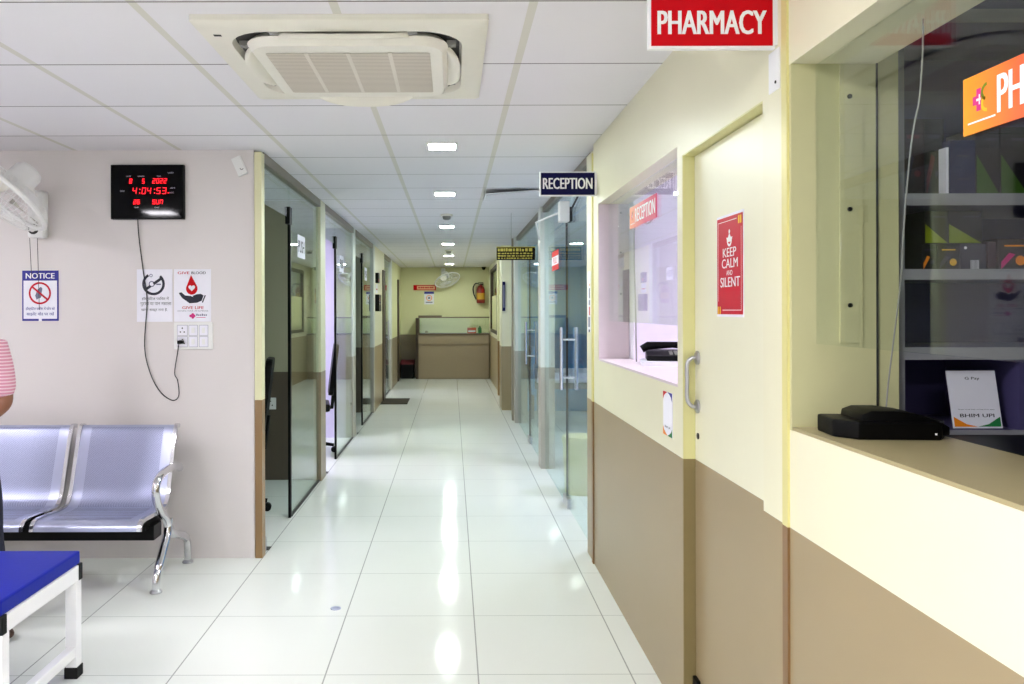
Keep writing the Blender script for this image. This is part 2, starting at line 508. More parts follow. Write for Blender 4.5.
# ------------------------------------------------------------------ the setting
ZC = 2.412
XL = -1.15            # left glazing line
XR = 0.815            # face of the right-hand wall
YW = 4.69             # wall of the waiting area that faces us
YB = 17.5             # end wall of the corridor
struct(MB().box(-5.1, 4.2, -3.2, 18.0, -0.08, 0.0, 'floor'), 'floor')
struct(MB().box(-5.1, 4.2, -3.2, 18.0, ZC, ZC + 0.08, 'ceiling'), 'ceiling')
struct(MB().box(-5.0, -1.17, YW, YW + 0.1, 0, ZC, 'left_wall'), 'wall_left')
struct(MB().box(-5.1, -5.0, -3.2, YW + 0.1, 0, ZC, 'left_wall'), 'wall_waiting_side')
struct(MB().box(-1.166, -1.124, YW - 0.006, YW + 0.07, 0, ZC - 0.012, 'trim'), 'trim_1')
struct(MB().box(-3.9, 3.9, YB, YB + 0.1, 0, ZC, 'far_wall'), 'wall_back')
# rooms behind the left glazing
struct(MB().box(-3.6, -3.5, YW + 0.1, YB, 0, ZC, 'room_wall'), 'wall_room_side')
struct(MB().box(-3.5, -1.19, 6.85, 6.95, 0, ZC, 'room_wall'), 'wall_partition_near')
w2 = mat('bright room wall', 'd8cfee', 0.5)
struct(MB().box(-3.5, -1.22, 9.12, 9.22, 0, ZC, w2), 'wall_partition_middle')
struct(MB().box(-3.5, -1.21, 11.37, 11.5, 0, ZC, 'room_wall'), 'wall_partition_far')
struct(MB().box(-3.5, -1.2, 14.62, 14.72, 0, ZC, 'lav_wall'), 'wall_partition_end')
# posts
struct(MB().box(-1.19, -1.125, 6.80, 7.05, 0, ZC, 'post'), 'trim_2')
struct(MB().box(-1.22, -1.135, 9.10, 9.34, 0, ZC, 'postw'), 'trim_3')
struct(MB().box(-1.22, -1.12, 11.34, 11.52, 0, ZC, 'postw'), 'trim_4')
struct(MB().box(-1.22, -1.13, 11.52, 12.85, 0, ZC, 'right_wall'), 'wall_left_far')
struct(MB().box(-1.21, -1.11, 12.85, 13.25, 0, 2.12, 'brown'), 'trim_5')
struct(MB().box(-1.22, -1.13, 12.85, 13.25, 2.12, ZC, 'right_wall'), 'trim_6')
struct(MB().box(-1.20, -1.12, 14.6, 14.85, 0, ZC, 'postw'), 'trim_7')
struct(MB().box(-1.20, -1.13, 14.85, 16.35, 0, ZC, 'far_wall'), 'wall_left_end')
struct(MB().box(-1.19, -1.10, 16.35, 16.55, 0, 2.1, 'brown'), 'trim_8')
struct(MB().box(-1.20, -1.13, 16.35, 17.5, 2.1, ZC, 'far_wall'), 'trim_9')
struct(MB().box(-1.20, -1.13, 16.55, 17.5, 0, 2.1, 'far_wall'), 'wall_left_corner')
# ceiling-level aluminium headers over the glazing
struct(MB().box(-1.175, -1.125, YW + 0.07, 6.80, ZC - 0.06, ZC, 'alu'), 'trim_10')
struct(MB().box(-1.175, -1.125, 7.05, 9.10, ZC - 0.06, ZC, 'alu'), 'trim_11')
struct(MB().box(-1.175, -1.125, 9.34, 11.34, ZC - 0.06, ZC, 'alu'), 'trim_12')
struct(MB().box(-1.175, -1.125, 13.25, 14.6, ZC - 0.06, ZC, 'alu'), 'trim_13')

# ---- left glass fronts: transom + fixed pane (window_n) and a door that stands open (door_n)
def left_front(k, y0, ydoor, y1, open_deg):
    w = thing('window_%d' % k, '', '', (XL, ydoor, 0)); del w['label']; del w['category']; w['kind'] = 'structure'
    MB().box(XL - 0.005, XL + 0.005, ydoor, y1, 0.012, ZC - 0.06, 'glass').build('glass_pane', w)
    MB().box(XL - 0.005, XL + 0.005, y0, ydoor - 0.004, 2.115, ZC - 0.06, 'glass').build('transom_pane', w)
    MB().box(XL - 0.009, XL + 0.009, ydoor - 0.006, ydoor + 0.03, 0.0, 2.19, 'black').build('edge_seal', w)
    MB().box(XL - 0.012, XL + 0.012, ydoor + 0.03, y1, 0.0, 0.012, 'darkgrey').build('bottom_track', w)
    MB().box(XL - 0.016, XL + 0.016, ydoor - 0.05, ydoor + 0.04, 2.07, 2.19, 'black').build('patch_fitting', w)
    MB().box(XL - 0.014, XL + 0.014, y0 + 0.005, y0 + 0.075, 0, 0.085, 'steel').box(XL - 0.02, XL + 0.03, y0 + 0.075, y0 + 0.14, 0, 0.004, 'darkgrey').build('floor_pivot', w)
    d = thing('door_%d' % k, '', '', (XL - 0.03, y0 + 0.035, 0)); del d['label']; del d['category']; d['kind'] = 'structure'
    wdt = ydoor - y0 - 0.05
    Lx, Ly = XL - 0.03, y0 + 0.035
    MB().box(Lx - 0.006, Lx + 0.006, Ly, Ly + wdt, 0.012, 2.10, 'glass_d').build('glass_leaf', d)
    MB().box(Lx - 0.014, Lx + 0.014, Ly - 0.01, Ly + 0.10, 0.0, 0.085, 'steel').build('bottom_patch', d, 0.003)
    MB().box(Lx - 0.014, Lx + 0.014, Ly - 0.01, Ly + 0.10, 2.03, 2.115, 'darkgrey').build('top_patch', d, 0.003)
    h = MB()
    for sx in (-1, 1):
        X = Lx + sx * 0.05
        h.cyl((X, Ly + wdt - 0.09, 0.9), (X, Ly + wdt - 0.09, 1.3), 0.012, 'steel', 12)
        for z in (0.97, 1.23): h.cyl((Lx, Ly + wdt - 0.09, z), (X, Ly + wdt - 0.09, z), 0.008, 'steel', 10)
    h.build('door_handle', d)
    d.rotation_euler = (0, 0, math.radians(open_deg))
    st = MB(); f = facing_right(XL + 0.0055, ydoor + 0.28, 1.86)
    st.rect(f, 0, 0.30, 0, 0.17, 0.0005, 'paper')
    st.text(f.rot(0), 'PUSH', 0.03, 0.27, 0.04, 0.13, 0.001, 'ink')
    st.build('push_sticker', w)
left_front(1, YW + 0.075, 5.60, 6.80, 82)
left_front(2, 7.05, 7.80, 9.10, 82)
left_front(3, 9.34, 10.10, 11.34, 82)
w = thing('window_4', '', '', (XL, 13.25, 0)); del w['label']; del w['category']; w['kind'] = 'structure'
MB().box(XL - 0.005, XL + 0.005, 13.26, 14.6, 0.012, ZC - 0.06, 'glass').build('glass_pane', w)
MB().box(XL - 0.012, XL + 0.012, 13.26, 14.6, 0, 0.012, 'darkgrey').build('bottom_track', w)
MB().box(XL - 0.02, XL + 0.02, 13.3, 13.42, 0.0, 0.09, 'darkgrey').build('bottom_patch', w)
MB().cyl((XL + 0.05, 13.75, 0.95), (XL + 0.05, 13.75, 1.3), 0.012, 'steel', 10).cyl((XL, 13.75, 1.0), (XL + 0.05, 13.75, 1.0), 0.008, 'steel', 8).cyl((XL, 13.75, 1.25), (XL + 0.05, 13.75, 1.25), 0.008, 'steel', 8).build('door_handle', w)

# ---- right-hand wall
TH = 0.205
b = MB()                       # pharmacy wall: window opening y 0.1..1.903, z 1.17..2.05
b.box(XR, XR + TH, -3.2, 1.915, 0, 1.17, 'right_wall')
b.box(XR, XR + TH, -3.2, 1.915, 2.05, ZC, 'right_wall')
b.box(XR, XR + TH, -3.2, 0.1, 1.17, 2.05, 'right_wall')
b.box(XR, XR + TH, 1.903, 1.915, 1.17, 2.05, 'jamb')
struct(b, 'wall_right_pharmacy')
struct(MB().box(XR - 0.006, XR + TH, 1.915, 1.945, 0, ZC, 'trimy'), 'trim_14')
b = MB()                       # wall around the door: opening y 2.077..2.805, z 0..2.008
b.box(XR, XR + 0.12, 1.945, 2.077, 0, ZC, 'right_wall')
b.box(XR, XR + 0.12, 2.077, 2.805, 2.008, ZC, 'right_wall')
struct(b, 'wall_right_door')
jm = two_tone('door jamb paint', 'd5d194', '85764e')
b = MB()
b.box(XR, XR + 0.12, 2.805, 2.865, 0, ZC, 'right_wall')
b.box(XR + 0.001, XR + 0.12, 2.8, 2.8055, 0, 2.008, jm)
b.box(XR + 0.001, XR + 0.12, 2.078, 2.8, 2.003, 2.0095, jm)
struct(b, 'trim_15')
b = MB()                       # reception wall: opening y 2.865..4.42, z 1.18..2.05
b.box(XR, XR + 0.17, 2.865, 4.56, 0, 1.18, 'right_wall')
b.box(XR, XR + 0.17, 2.865, 4.56, 2.05, ZC, 'right_wall')
b.box(XR, XR + 0.17, 4.42, 4.56, 1.18, 2.05, 'right_wall')
struct(b, 'wall_right_reception')
struct(MB().box(XR - 0.008, XR + 0.17, 4.56, 4.60, 0, ZC - 0.05, 'trimy'), 'trim_16')
struct(MB().box(XR, XR + 0.17, 4.60, 4.79, 0, ZC - 0.03, 'right_wall'), 'trim_17')
struct(MB().box(XR, XR + 0.13, 7.30, 7.50, 0, ZC, 'postw'), 'trim_18')
struct(MB().box(XR, XR + 0.16, 10.26, 10.5, 0, ZC, 'postw'), 'trim_19')
struct(MB().box(XR - 0.02, XR + 0.02, 10.5, 10.62, 0, ZC, 'alu'), 'trim_20')
struct(MB().box(0.725, 1.2, 11.6, 12.1, 0, ZC, 'right_wall'), 'wall_right_pier')
b = MB()
b.box(XR, XR + 0.15, 12.1, 14.2, 0, ZC, 'right_wall')
b.box(XR, XR + 0.15, 14.2, 16.6, 0, 1.02, 'right_wall')
b.box(XR, XR + 0.15, 14.2, 16.6, 2.3, ZC, 'right_wall')
b.box(XR, XR + 0.15, 16.6, YB, 0, ZC, 'right_wall')
struct(b, 'wall_right_far')
w = thing('window_8', '', '', (XR + 0.05, 14.2, 1.02)); del w['label']; del w['category']; w['kind'] = 'structure'
b = MB(); X0 = XR - 0.012
b.box(X0, X0 + 0.06, 14.2, 14.28, 1.02, 2.3, 'brown').box(X0, X0 + 0.06, 16.52, 16.6, 1.02, 2.3, 'brown').box(X0, X0 + 0.06, 14.28, 16.52, 1.02, 1.08, 'brown').box(X0, X0 + 0.06, 14.28, 16.52, 2.24, 2.3, 'brown')
b.build('window_frame', w)
MB().box(XR + 0.02, XR + 0.028, 14.28, 16.52, 1.08, 1.75, 'jamb').build('lower_panel', w)
MB().box(XR + 0.02, XR + 0.028, 14.28, 16.52, 1.75, 2.24, 'glass').build('glass_pane', w)
struct(MB().box(XR - 0.03, XR, 13.6, 13.85, 0, ZC, 'trim'), 'trim_21')
# rooms on the right
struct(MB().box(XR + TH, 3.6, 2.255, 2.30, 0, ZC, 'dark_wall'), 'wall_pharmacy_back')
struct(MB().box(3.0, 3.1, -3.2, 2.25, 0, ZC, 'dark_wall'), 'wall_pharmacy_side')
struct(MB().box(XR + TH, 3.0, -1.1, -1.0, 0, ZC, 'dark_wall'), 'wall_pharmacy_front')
struct(MB().box(XR + 0.17, 3.6, 4.72, 4.79, 0, ZC, 'lav_wall'), 'wall_reception_back')
struct(MB().box(3.0, 3.1, 2.3, 4.72, 0, ZC, 'lav_wall'), 'wall_reception_side')
struct(MB().box(3.5, 3.6, 4.79, 11.6, 0, ZC, 'pale_wall'), 'wall_ward_side')
struct(MB().box(1.0, 3.5, 11.5, 11.6, 0, ZC, 'pale_wall'), 'wall_ward_back')
struct(MB().box(XR + 0.15, 3.6, 16.6, 16.7, 0, ZC, 'lav_wall'), 'wall_far_room')
struct(MB().box(XR + 0.02, XR + 0.07, 4.79, 7.30, ZC - 0.05, ZC, 'alu'), 'trim_22')
struct(MB().box(XR + 0.02, XR + 0.07, 7.50, 10.26, ZC - 0.05, ZC, 'alu'), 'trim_23')

# ---- right glass fronts: fixed pane and door leaf
XG = 0.858
def right_front(k, y0, ymeet, y1, handle_y):
    w = thing('window_%d' % k, '', '', (XG, ymeet, 0)); del w['label']; del w['category']; w['kind'] = 'structure'
    MB().box(XG - 0.005, XG + 0.005, y0, y1, 2.13, ZC - 0.05, 'glass_r').build('transom_pane', w)
    MB().box(XG - 0.005, XG + 0.005, ymeet + 0.004, y1, 0.008, 2.125, 'glass_r').build('glass_pane', w)
    d = thing('door_%d' % k, '', '', (XG, y0, 0)); del d['label']; del d['category']; d['kind'] = 'structure'
    MB().box(XG - 0.006, XG + 0.006, y0 + 0.01, ymeet - 0.004, 0.01, 2.12, 'glass_r').build('glass_leaf', d)
    MB().box(XG - 0.007, XG + 0.007, ymeet - 0.008, ymeet + 0.008, 0.02, 2.12, 'darkgrey').build('edge_seal', d)
    MB().box(XG - 0.017, XG + 0.017, ymeet - 0.11, ymeet + 0.11, 0.0, 0.075, 'steel').build('bottom_patch', d, 0.004)
    MB().box(XG - 0.017, XG + 0.017, y0, y0 + 0.16, 2.06, 2.14, 'steel').build('top_patch', d, 0.004)
    h = MB()
    for sx in (-1, 1):
        X = XG + sx * 0.055
        h.cyl((X, handle_y, 0.875), (X, handle_y, 1.335), 0.0135, 'chrome', 14)
    for z in (0.965, 1.245): h.cyl((XG - 0.055, handle_y, z), (XG + 0.055, handle_y, z), 0.009, 'chrome', 10)
    h.build('door_handle', d)
    return w, d
w5, d5 = right_front(5, 4.79, 5.92, 7.30, 5.83)
w6, d6 = right_front(6, 7.50, 8.75, 10.26, 8.62)
st = MB(); f = facing_left(XG - 0.0055, 6.75, 1.79)
st.rect(f, 0, 0.42, 0, 0.16, 0.0005, 'red'); st.rect(f, 0, 0.42, 0.045, 0.115, 0.001, 'paper'); st.text(f, 'PULL', 0.1, 0.32, 0.055, 0.105, 0.0015, 'red')
st.build('pull_sticker', w5)

# ---- service windows in the right-hand wall
def service_window(k, xg, y0, y1, z0, zg, z1, ledge, lx0, lx1, jy, jx1):
    w = thing('window_%d' % k, '', '', (XR, y0, z0)); del w['label']; del w['category']; w['kind'] = 'structure'
    MB().box(xg - 0.003, xg + 0.003, y0 + 0.002, y1 - 0.002, zg, z1 - 0.004, 'glass_s').build('glass_pane', w)
    return w
w7 = service_window(7, 0.876, 0.1, 1.903, 1.17, 1.378, 2.05, None, 0, 0, 0, 0)
MB().box(XR + 0.002, 1.095, 0.1, 1.9028, 1.17, 1.178, 'ledge').build('window_sill', w7)
j = MB(); j.box(0.93, 0.985, 1.899, 1.9028, 1.38, 2.046, 'jamb')
for z in (1.47, 1.70, 1.97): j.cyl((0.953, 1.899, z), (0.953, 1.895, z), 0.0055, 'black', 10)
j.build('jamb_strip', w7)
MB().box(1.02, 1.074, 1.906, 1.945, 1.15, 2.3, 'jamb').box(XR + TH - 0.002, 1.022, 1.9, 1.907, 1.17, 2.05, 'darkgrey').build('side_panel', w7)
w9 = service_window(9, 0.874, 2.865, 4.42, 1.18, 1.40, 2.05, None, 0, 0, 0, 0)
MB().box(XR + 0.002, 1.30, 2.87, 4.419, 1.18, 1.19, 'ledge_p').build('window_sill', w9)
j = MB(); j.box(XR + 0.171, 1.02, 4.30, 4.72, 1.19, 2.3, 'lav_wall').box(0.90, 0.985, 4.412, 4.4195, 1.41, 2.046, 'ledge_p')
for z in (1.55, 1.78, 2.0): j.cyl((0.94, 4.412, z), (0.94, 4.408, z), 0.0055, 'black', 10)
j.build('jamb_strip', w9)
MB().box(XR + 0.003, 0.985, 4.4145, 4.4198, 1.19, 2.05, 'ledge_p').build('jamb_face', w9)

# ---- panelled door in the right-hand wall
d = thing('door_10', '', '', (0.857, 2.805, 0)); del d['label']; del d['category']; d['kind'] = 'structure'
dl = two_tone('door leaf paint', 'e7e4c8', '9d8b69')
MB().box(0.857, 0.897, 2.08, 2.796, 0.008, 2.0, dl).build('door_leaf', d)
h = MB(); Yh = 2.763
h.tube(spline([(0.857, Yh, 1.293), (0.835, Yh, 1.292), (0.82, Yh + 0.004, 1.27), (0.82, Yh + 0.004, 1.21), (0.82, Yh + 0.004, 1.15), (0.835, Yh, 1.125), (0.857, Yh, 1.124)], 5), 0.007, 'steel', 10)
for z in (1.293, 1.124): h.lathe((0.857, Yh, z), (-1, 0, 0), [(0, 0.024), (0.006, 0.024), (0.01, 0.018), (0.012, 0.0)], 'steel', 16)
h.build('door_handle', d)
MB().lathe((0.857, Yh, 1.02), (-1, 0, 0), [(0, 0.011), (0.003, 0.011), (0.0032, 0.006), (0.001, 0.0)], 'darkgrey', 12).build('keyhole', d)

MB().box(0.842, 0.8569, 2.74, 2.79, 0.14, 0.175, 'black').build('door_bolt', d, 0.004)

# ---- raised / sagging ceiling tile beside the reception sign
b = MB(); pl = Pl((0.27, 6.19, ZC - 0.05), (1, 0, 0.068), (0, 1, 0.06), (0, 0, 1))
b.pbox(pl, 0, 0.53, 0, 0.59, 0, 0.012, 'ceiling')
o = b.build('ceiling_tile'); tag(o, 'sagging white ceiling tile with a dark gap near the reception sign', 'ceiling tile')

# ------------------------------------------------------------------ lamps
def downlight(y, label, name='ceiling_light'):
    t = thing(name, label, 'ceiling light', (-0.055, y, ZC), 'square corridor downlights')
    b = MB(); r, R = 0.075, 0.088; x = -0.055
    for (x0, x1, y0, y1) in ((x - R, x + R, y - R, y - r), (x - R, x + R, y + r, y + R), (x - R, x - r, y - r, y + r), (x + r, x + R, y - r, y + r)):
        b.box(x0, x1, y0, y1, ZC - 0.010, ZC, 'white')
    b.build('frame', t)
    MB().box(x - r, x + r, y - r, y + r, ZC - 0.008, ZC - 0.001, 'lamp').build('diffuser', t)
ordw = ['square lit ceiling downlight nearest the air conditioner', 'second square lit downlight down the corridor from the air conditioner',
        'third square lit downlight, just behind the first smoke detector', 'fourth square lit downlight down the corridor ceiling',
        'fifth square lit downlight, beyond the second smoke detector', 'last square lit downlight, above the brown counter at the corridor end']
for y, l in zip((4.57, 6.43, 8.95, 11.28, 13.72, 16.15), ordw): downlight(y, l)
def led_panel(x, y, label, m='panel', r=0.275):
    t = thing('panel_light', label, 'ceiling light', (x, y, ZC), 'square led panels of the waiting area' if m.startswith('panel') else 'led panels inside the side rooms')
    b = MB(); R = r + 0.025
    for (x0, x1, y0, y1) in ((x - R, x + R, y - R, y - r), (x - R, x + R, y + r, y + R), (x - R, x - r, y - r, y + r), (x + r, x + R, y - r, y + r)):
        b.box(x0, x1, y0, y1, ZC - 0.014, ZC, 'white')
    b.build('frame', t)
    MB().box(x - r, x + r, y - r, y + r, ZC - 0.012, ZC - 0.002, m).build('diffuser', t)
led_panel(-2.78, 1.74, 'small square led panel in the waiting area ceiling that the black clock reflects', 'panel_s', 0.135)
led_panel(-3.9, 2.7, 'square led panel in the waiting area ceiling left of the wall fan')
led_panel(-2.6, -1.2, 'added unseen led panel filling the waiting area from behind the viewer, left')  # added lamp out of view, fills the waiting area with light
led_panel(-0.35, 0.6, 'added unseen led panel brightening the near end in front of the air conditioner')  # added out-of-view lamp that brightens the near walls and floor
led_panel(-0.35, -1.8, 'added unseen led panel for fill light behind the viewer, middle')  # added fill lamp behind the camera, never in view
led_panel(-2.4, 8.0, 'square led panel lighting the bright lavender room behind the left glazing', 'lamp_bright')
led_panel(2.2, 3.4, 'square led panel lighting the reception room', 'lamp_bright')
led_panel(2.2, 6.2, 'square led panel in the room behind the right glass doors', 'lamp_in')
led_panel(-2.4, 14.0, 'square led panel in the far left room behind glass', 'lamp_in')

def detector(y, label):
    t = thing('smoke_detector', label, 'smoke detector', (-0.05, y, ZC), 'smoke detectors on the corridor ceiling')
    MB().lathe((-0.05, y, ZC), (0, 0, -1), [(0, 0.06), (0.018, 0.06), (0.02, 0.05), (0.02, 0.0)], 'cream', 20).build('base', t)
    b = MB().lathe((-0.05, y, ZC - 0.02), (0, 0, -1), [(0, 0.042), (0.028, 0.036), (0.036, 0.02), (0.036, 0)], 'grey', 20)
    b.build('sensor_head', t)
detector(7.85, 'round smoke detector between the second and third downlights')
detector(12.5, 'round smoke detector between the fourth and fifth downlights')

# ------------------------------------------------------------------ ceiling cassette air conditioner
def rrect(cx, cy, w, h, r, n=6):
    pts = []
    for (sx, sy, a0) in ((1, 1, 0), (-1, 1, 90), (-1, -1, 180), (1, -1, 270)):
        for i in range(n + 1):
            t = math.radians(a0 + 90 * i / n)
            pts.append((cx + sx * (w / 2 - r) + r * math.cos(t), cy + sy * (h / 2 - r) + r * math.sin(t)))
    return pts
AX, AY = -0.362, 3.015
ac = thing('ceiling_air_conditioner', 'cream ceiling cassette air conditioner with open flaps and beige grille', 'air conditioner', (AX, AY, ZC))
plc = Pl((AX, AY, ZC), (1, 0, 0), (0, 1, 0), (0, 0, -1))
def band(mb, p_out, p_in, c0, c1, m, smooth=False):
    n = len(p_out)
    V = [plc(a, b, c0) for a, b in p_out] + [plc(a, b, c1) for a, b in p_in]
    mb.add(V, [[i, (i + 1) % n, n + (i + 1) % n, n + i] for i in range(n)], m, smooth)
b = MB()
P0 = rrect(0, 0, 0.965, 0.945, 0.012); P1 = rrect(0, 0, 0.945, 0.925, 0.012); P2 = rrect(0, 0, 0.80, 0.78, 0.15); P3 = rrect(0, 0, 0.78, 0.76, 0.15)
band(b, P0, P0, 0, 0.018, 'ivory'); band(b, P0, P1, 0.018, 0.024, 'ivory'); band(b, P1, P2, 0.024, 0.028, 'ivory', True); band(b, P2, P3, 0.028, 0.005, 'ivory')
b.build('panel', ac)
b = MB(); P4 = rrect(0, 0, 0.79, 0.77, 0.15)
b.poly(plc, P4, 0.006, 'darkgrey'); b.build('air_slot', ac)
b = MB()
Q0 = rrect(0, 0, 0.70, 0.68, 0.10); Q1 = rrect(0, 0, 0.70, 0.68, 0.10); Q2 = rrect(0, 0, 0.66, 0.64, 0.08); 
band(b, rrect(0, 0, 0.66, 0.64, 0.1), Q0, 0.0, 0.025, 'cream', True); band(b, Q0, Q2, 0.025, 0.052, 'cream', True); b.poly(plc, Q2, 0.052, 'cream')
b.build('centre_panel', ac)
b = MB()
b.poly(plc, rrect(0, 0.0, 0.575, 0.50, 0.01), 0.0535, 'grille')
for x in (-0.147, 0.0, 0.147): b.pbox(plc, x - 0.007, x + 0.007, -0.25, 0.25, 0.052, 0.0545, mat('grille rib', 'd6d0c4', 0.5))
b.build('intake_grille', ac)
def flap(deg, L, tilt):
    b = MB(); r = math.radians(deg); u = Vector((math.cos(r), math.sin(r), 0)); o = Vector((-math.sin(r), math.cos(r), 0))
    V, F = [], []; n = 14; k = 6
    for i in range(n + 1):
        t = -1 + 2 * i / n
        wd = 0.062 * math.sqrt(max(0.02, 1 - abs(t) ** 2.6))
        for j in range(k + 1):
            q = j / k
            out = 0.343 + wd * q
            drop = 0.014 + tilt * q * wd / 0.062 + 0.016 * math.sin(q * math.pi)
            V.append(Vector((AX, AY, ZC)) + u * (t * L / 2) + o * out * (0.98 if abs(deg) % 180 == 90 else 0.985) + Vector((0, 0, -drop)))
    for i in range(n):
        for j in range(k):
            a = i * (k + 1) + j; F.append((a, a + 1, a + k + 2, a + k + 1))
    m = len(V)
    V2 = V + [v + Vector((0, 0, 0.006)) for v in V]
    F2 = F + [tuple(m + x for x in f[::-1]) for f in F]
    edge = [i * (k + 1) for i in range(n + 1)] + [n * (k + 1) + j for j in range(1, k + 1)] + [i * (k + 1) + k for i in range(n - 1, -1, -1)] + [j for j in range(k - 1, 0, -1)]
    for i in range(len(edge)):
        p, q = edge[i], edge[(i + 1) % len(edge)]; F2.append((p, q, m + q, m + p))
    b.add(V2, F2, 'ivory', True)
    b.build('air_flap', ac)
    for t in (-1, 1):
        c = MB()
        p = Vector((AX, AY, ZC)) + u * (t * (L / 2 + 0.012)) + o * 0.362 + Vector((0, 0, -0.018))
        c.cyl(p - u * 0.014, p + u * 0.014, 0.009, 'grey', 10)
        c.box(p.x - 0.016, p.x + 0.016, p.y - 0.016, p.y + 0.016, ZC - 0.024, ZC - 0.008, 'grey')
        c.build('flap_hinge', ac)
for dg, tl in ((0, 0.06), (180, 0.03), (90, 0.035), (270, 0.035)): flap(dg, 0.44, tl)
b = MB(); b.pbox(plc, -0.435, -0.41, -0.36, -0.345, 0.024, 0.0275, 'black'); b.build('status_display', ac)
b = MB(); b.text(plc, 'O', -0.02, 0.02, -0.30, -0.295, 0.0525, 'grey'); 

# ------------------------------------------------------------------ hanging signs
def hanging_sign(name, label, txt, x0, x1, y, z0, z1, m, tx):
    t = thing(name, label, 'sign', ((x0 + x1) / 2, y, z0))
    f = facing_cam(x0, y, z0); w = x1 - x0; h = z1 - z0; e = 0.007
    b = MB(); b.pbox(f, 0, w, 0, h, -0.016, 0.0, 'signwhite'); b.build('sign_board', t, 0.001)
    b = MB(); b.pbox(f, e, w - e, e, h - e, 0.0, 0.002, m); b.build('colour_face', t)
    b = MB(); b.text3(f, txt, tx[0] * w, tx[1] * w, tx[2] * h, tx[3] * h, 0.002, 0.0034, 'signwhite', 0.02); b.build('lettering', t)
    b = MB(); b.pbox(f, w, XR - x0, 0.01, h - 0.01, -0.016, 0.0, 'signwhite'); b.build('wall_bracket', t)
    return t
ph = hanging_sign('pharmacy_sign', 'red projecting sign with white pharmacy lettering', 'PHARMACY', 0.492, 0.809, 1.98, 2.112, 2.247, 'red', (0.07, 0.93, 0.26, 0.70))
b = MB(); b.box(XR - 0.003, XR - 0.0002, 1.966, 2.03, 2.01, 2.112, 'signwhite').cyl((XR - 0.003, 1.985, 2.03), (XR - 0.005, 1.985, 2.03), 0.004, 'black', 8); b.build('mounting_plate', ph)
hanging_sign('reception_sign', 'navy projecting sign with white reception lettering', 'RECEPTION', 0.494, 0.809, 4.45, 2.10, 2.238, 'navy', (0.055, 0.94, 0.29, 0.74))
t = thing('notice_sign', 'black projecting sign with gold lettering above the second glass front', 'sign', (0.62, 7.75, 1.95))
f = facing_cam(0.437, 7.75, 1.952)
MB().pbox(f, 0, 0.375, 0, 0.13, -0.014, 0, 'black').build('sign_board', t)
b = MB()
b.rect(f, 0.0, 0.375, 0.124, 0.13, 0.001, 'gold')
for i in range(7): b.text(f, 'EMOPSNB'[i], 0.012 + i * 0.052, 0.05 + i * 0.052, 0.088, 0.118, 0.001, 'gold')
b.V, b.F, b.m, b.sm = [], [], [], []
b.rect(f, 0.0, 0.375, 0.124, 0.13, 0.001, 'gold')
random.seed(3)
for r, (z, hh) in enumerate(((0.085, 0.03), (0.058, 0.014), (0.034, 0.014), (0.012, 0.012))):
    x = 0.012
    while x < 0.35:
        wv = random.uniform(0.008, 0.03) * (1.4 if r == 0 else 1)
        b.rect(f, x, min(x + wv, 0.362), z, z + hh * random.uniform(0.75, 1), 0.001, 'gold'); x += wv + random.uniform(0.004, 0.012)
b.build('lettering', t)
MB().pbox(f, 0.372, XR - 0.437, 0.02, 0.11, -0.012, -0.002, 'black').build('wall_bracket', t)
MB().cyl((0.58, 7.743, 2.082), (0.58, 7.743, ZC), 0.002, 'grey', 8).build('hanger_rod', t)

# ------------------------------------------------------------------ things on the waiting-area wall
# digital clock
ck = thing('digital_clock', 'black digital wall clock with red led date and time', 'clock', at(147, 191, YW))
x0, _, z1 = at(110.8, 163.8, YW - 0.032); x1, _, z0 = at(184, 218.3, YW - 0.032)
f = facing_cam(x0, YW, z0); W, H = x1 - x0, z1 - z0
MB().pbox(f, 0, W, 0, H, 0.0005, 0.032, 'black').build('case', ck, 0.004)
MB().pbox(f, 0.006, W - 0.006, 0.006, H - 0.006, 0.031, 0.034, 'blackgloss').build('front_panel', ck)
SEG = {'0': 'abcdef', '1': 'bc', '2': 'abged', '3': 'abgcd', '4': 'fgbc', '5': 'afgcd', '6': 'afgedc', '8': 'abcdefg', 'S': 'afgcd', 'U': 'bcdef', 'N': 'abcef'}
def seg_char(mb, ch, a, b, w, h, s, c):
    mb = MB()
    sl = 0.12
    def q(x0, y0, x1, y1): mb.poly(f, [(a + x0 + sl * y0, b + y0), (a + x1 + sl * y0, b + y0), (a + x1 + sl * y1, b + y1), (a + x0 + sl * y1, b + y1)], c, 'led')
    g = s * 0.15
    for k in SEG[ch]:
        if k == 'a': q(g, h - s, w - g, h)
        if k == 'd': q(g, 0, w - g, s)
        if k == 'g': q(g, h / 2 - s / 2, w - g, h / 2 + s / 2)
        if k == 'f': q(0, h / 2 + g, s, h - g)
        if k == 'b': q(w - s, h / 2 + g, w, h - g)
        if k == 'e': q(0, g, s, h / 2 - g)
        if k == 'c': q(w - s, g, w, h / 2 - g)
    mb.build('led_digit', ck)
dgt = MB(); lab = MB()
X = lambda zx: (zx - 70) / 460 * W           # positions read off the clock face, 460 units wide
Z = lambda zy: (440 - zy) / 343 * H
def row(txt, xs, y0, y1, w):
    for ch, x in zip(txt, xs): seg_char(dgt, ch, X(x), Z(y1), w, Z(y0) - Z(y1), 0.0032, 0.0345)
row('85', (188, 268), 186, 217, 0.015)
row('2022', (333, 357, 381, 405), 184, 216, 0.016)
row('4', (208,), 242, 282, 0.023); row('04', (266, 299), 242, 282, 0.022); row('53', (358, 394), 242, 282, 0.023)
for x in (252, 345):
    for y in (253, 276): MB().rect(f, X(x), X(x + 6), Z(y + 3), Z(y - 3), 0.0345, 'led').build('led_dot', ck)
row('26', (213, 236), 318, 346, 0.016); row('SUN', (332, 355, 379), 318, 346, 0.017)
MB().rect(f, X(430), X(437), Z(279), Z(272), 0.0345, 'led').build('led_dot', ck)
